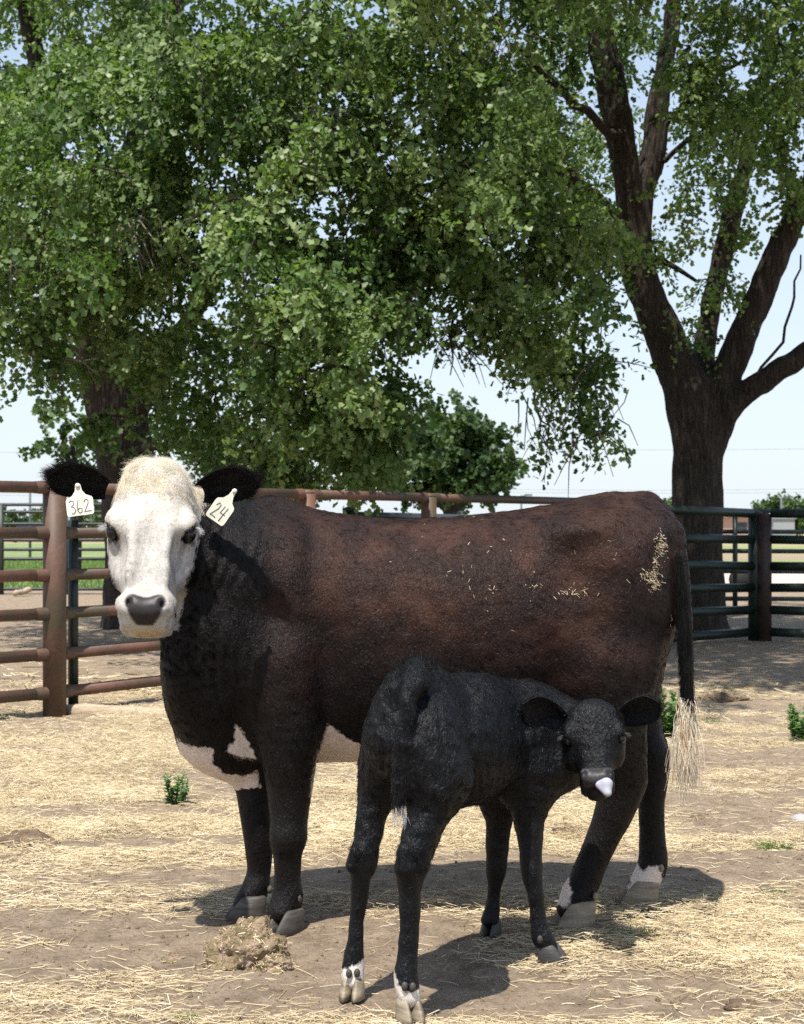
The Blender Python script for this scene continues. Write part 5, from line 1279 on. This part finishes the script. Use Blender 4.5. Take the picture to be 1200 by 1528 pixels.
def lump(name, px, py, rx, ry, rz, mat, label, cat, amp=.35, sub=5, bits=0, seed=1, group=None, fr=22):
    Y = CAMH * F / (py - HY); b = P(px, py, Y); b[2] = 0
    v, f = ico(sub); base = np.array([b[0], b[1], float(ground_z(np.array([b[0]]), np.array([b[1]]))[0])])
    d = (fbm(v * np.array([rx, ry, rz]) + seed, fr, seed, 4) - .5)
    V = v * np.array([rx, ry, rz]) * (1 + amp * 2 * d[:, None]); V[:, 2] = np.where(V[:, 2] < 0, V[:, 2] * .3, V[:, 2])
    o = mk(name, base + V, f, mat, base=base, n=3); tag(o, label, cat, group)
    if bits:
        r = np.random.default_rng(seed); n = bits; i = r.integers(0, len(v), n); ok = v[i, 2] > -.1; p = (base + V * 1.02)[i][ok]; n = len(p)
        t = unit(r.normal(0, 1, (n, 3)) * np.array([1, 1, .5])); s = unit(np.cross(t, v[i][ok] + r.normal(0, .5, (n, 3)))); L = (.003 + .018 * r.beta(1, 3, n))[:, None]; w = r.uniform(.0006, .0014, n)[:, None]
        VV = np.stack([p - t * L - s * w, p - t * L + s * w, p + t * L + s * w, p + t * L - s * w], 1).reshape(-1, 3)
        q = mk('straw', VV, np.arange(4 * n).reshape(-1, 4), M['straw'], o, n=4, smooth=False, attrs={'tint': ('FLOAT', np.repeat(np.clip(r.normal(.5, .25, n), 0, 1), 4))}); q['kind'] = 'stuff'
    return o
lump('dung_heap', 366, 1432, .112, .11, .115, M['haydung'], 'crumbly tan heap of dung and hay in front of the cow\'s fore hooves', 'dung heap', .52, 6, 900, 3, None, 22)
lump('dung_heap', 402, 1440, .075, .06, .035, M['haydung'], 'low crumbs of dung spilling right of the tan heap', 'dung heap', .7, 5, 700, 4, None, 40)
lump('dung_pat', 40, 1262, .115, .10, .062, M['dung'], 'dark brown dried dung pat at the left edge', 'dung pat', .3, 5, 120, 6, None, 26)
lump('dung_pat', 255, 1425, .035, .05, .012, M['haydung'], 'small flat reddish crumb left of the tan heap', 'dung pat', .6, 4, 60, 8, None, 40)
lump('dung_pat', 1040, 1222, .035, .04, .016, M['dung'], 'small brown dung lump right of the tail switch', 'dung pat', .6, 4, 30, 12, None, 40)
lump('dung_pat', 850, 1245, .08, .06, .03, M['dung'], 'brown dung pat seen between the calf and the cow\'s hind legs', 'dung pat', .6, 5, 120, 13, None, 30)
lump('dung_pat', 1080, 1045, .17, .12, .05, M['dung'], 'broad brown dung heap near the tree shade right of the tail', 'dung pat', .6, 5, 200, 15, None, 24)
lump('dung_pat', 1105, 1500, .045, .035, .014, M['dung'], 'dark dung crumb by the bottom right corner', 'dung pat', .7, 4, 30, 16, None, 50)
lump('dung_pat', 1130, 1380, .014, .012, .010, M['dung'], 'tiny dark round dropping on bare dirt at the right', 'dung pat', .3, 3, 0, 17, None, 60)
lump('stone', 1062, 1177, .017, .015, .012, M['stone'], 'small pale grey stone right of the tail switch tip', 'stone', .15, 4, 0, 18)
lump('stone', 1196, 1222, .05, .04, .026, M['stone'], 'flat grey stone at the right edge', 'stone', .25, 4, 0, 19)
lump('stone', 1022, 1412, .022, .016, .006, M['stone'], 'flat chip of grey stone right of the calf\'s shadow', 'stone', .2, 3, 0, 20)

def weed(px, py, height, n_stem, label, seed, spread=.06, leaf=.035):
    r = np.random.default_rng(seed); Y = CAMH * F / (py - HY); b = P(px, py, Y); b[2] = float(ground_z(np.array([b[0]]), np.array([b[1]]))[0])
    t = empty('weed', b); tag(t, label, 'weed', 'green weeds in the pen')
    mb = MB(); pos, ax, nr, sz = [], [], [], []
    for i in range(n_stem):
        a = r.uniform(0, 6.28); h = height * r.uniform(.55, 1.0); top = b + np.array([spread * math.cos(a), spread * math.sin(a), h]); root = b + (top - b) * np.array([.35, .35, 0])
        pts = [root, root * .5 + top * .5 + np.array([.01 * math.cos(a), 0, .01]), top]; mb.tube(pts, [.003, .0025, .0015], 5)
        k = int(h / .012)
        for j in range(k):
            u = (j + 1) / k; p = root * (1 - u) + top * u; aa = j * 2.4 + a
            for q in range(2):
                o = np.array([math.cos(aa + q * 3.14), math.sin(aa + q * 3.14), .25 + .3 * u]); pos.append(p); ax.append(o); nr.append(np.array([0, 0, 1.0]) + r.normal(0, .25, 3)); sz.append(leaf * (1.15 - .55 * u) * r.uniform(.7, 1.2))
    mb.out('stem', M['weed'], t)
    V, Fc = leaf_arrays(np.array(pos), np.array(ax), np.array(nr), np.array(sz)); V2 = V
    o = mk('leaves', V2, Fc, M['weed'], t, n=3, smooth=False, attrs={'tint': ('FLOAT', np.repeat(np.clip(r.normal(.5, .2, len(pos)), 0, 1), 8))}); o['kind'] = 'stuff'
weed(264, 1200, .135, 10, 'small leafy green weed in the straw below the cow\'s brisket', 31, .05, .036)
weed(994, 1097, .30, 13, 'bushy weed behind the cow\'s tail and hind leg', 32, .11, .050)
weed(1197, 1105, .20, 13, 'bushy weed cut by the right edge of the picture', 33, .08, .046)

def tuft(px, py, n, h, rad, label, seed):
    r = np.random.default_rng(seed); Y = CAMH * F / (py - HY); b = P(px, py, Y); b[2] = float(ground_z(np.array([b[0]]), np.array([b[1]]))[0])
    V, Fc = [], []
    for i in range(n):
        a, q = r.uniform(0, 6.28), r.uniform(0, 1) ** .5 * rad; p = b + np.array([q * math.cos(a) * 1.6, q * math.sin(a), 0]); d = unit(np.array([r.normal(0, .6), r.normal(0, .6), 1.0])); s = unit(np.cross(d, r.normal(0, 1, 3))); w = .0018; H = h * r.uniform(.5, 1.2)
        k = len(V); V += [p - s * w, p + s * w, p + d * H * .6 + s * w * .8, p + d * H * .6 - s * w * .8, p + d * H + np.array([d[0], d[1], -.2]) * H * .2]; Fc += [(k, k + 1, k + 2), (k, k + 2, k + 3), (k + 3, k + 2, k + 4)]
    o = mk('grass_tuft', V, Fc, M['grass'], base=b, n=3, smooth=False, attrs={'tint': ('FLOAT', r.uniform(.2, .9, len(V)))}); tag(o, label, 'grass tuft', 'grass tufts in the pen')
tuft(277, 1515, 130, .022, .022, 'tiny bright green grass tuft at the bottom edge below the tan heap', 1)
tuft(945, 1392, 120, .035, .05, 'sparse grass tuft on the edge of the calf\'s shadow', 2)
tuft(1155, 1268, 160, .035, .045, 'low green grass patch near the right edge beside the flat stone', 3)
tuft(1060, 1075, 90, .03, .05, 'faint grass tuft right of the cow\'s tail', 4)
tuft(1160, 1330, 60, .025, .04, 'thin grass tuft low at the right', 5)

# straw stuck to the coat of the cow's rump and back
def coat_straw():
    r = np.random.default_rng(77); g = px_of(COW_V); vis = COW_N[:, 1] < -.15
    spots = [(985, 815, 7, 15, 150), (976, 842, 5, 9, 26), (968, 860, 12, 8, 90), (976, 872, 7, 9, 60), (852, 884, 22, 7, 24), (800, 876, 16, 3, 8), (735, 880, 6, 5, 6), (712, 777, 12, 4, 4), (690, 845, 20, 5, 3), (1000, 930, 6, 14, 6), (930, 860, 60, 60, 10), (620, 830, 90, 60, 12), (780, 850, 140, 60, 14)]
    P0, N0 = [], []
    for (x, y, rx, ry, n) in spots:
        for i in range(n):
            tx, ty = x + r.normal(0, rx * .6), y + r.normal(0, ry * .6)
            dd = np.where(vis, (g[:, 0] - tx) ** 2 + (g[:, 1] - ty) ** 2, 1e9); k = int(np.argmin(dd))
            if dd[k] < 30: P0.append(COW_V[k]); N0.append(COW_N[k])
    p, m = np.array(P0), np.array(N0); n = len(p)
    t = r.normal(0, 1, (n, 3)) + np.array([.5, 0, -.8]); t = unit(t - m * np.sum(t * m, 1, keepdims=True)); s = np.cross(m, t); L = (.0012 + .014 * r.beta(1, 4, n))[:, None]; w = r.uniform(.0003, .0007, n)[:, None]
    p = p + m * r.uniform(.003, .010, (n, 1)); up = m * r.uniform(-.002, .006, (n, 1))
    V = np.stack([p - t * L - s * w, p - t * L + s * w, p + t * L + s * w + up, p + t * L - s * w + up], 1).reshape(-1, 3)
    o = mk('straw_flecks', V, np.arange(4 * n).reshape(-1, 4), M['straw'], n=4, smooth=False, attrs={'tint': ('FLOAT', np.repeat(r.uniform(.15, .95, n), 4))})
    tag(o, 'bits of straw caught in the coat on the cow\'s rump and flank', kind='stuff')
coat_straw()

# lawn grass beyond the black panel fence, only as relief on the turf
def lawn_blades():
    r = np.random.default_rng(88); n = 14000; y = r.uniform(33, 60, n); x = r.uniform(-1, 1, n) * 4.5 - y * .17 - 1.5
    h = r.uniform(.05, .14, n); a = r.uniform(0, 6.28, n); s = np.stack([np.cos(a), np.sin(a), 0 * a], 1) * .02
    p = np.stack([x, y, np.full(n, .02)], 1); top = p + np.stack([r.normal(0, .03, n), r.normal(0, .03, n), h], 1)
    V = np.stack([p - s, p + s, top], 1).reshape(-1, 3)
    tag(mk('lawn_grass', V, np.arange(3 * n).reshape(-1, 3), M['grass'], n=3, smooth=False, attrs={'tint': ('FLOAT', np.repeat(r.uniform(.2, 1, n), 3))}), 'green grass of the lawn behind the rusty fence', kind='stuff')
lawn_blades()
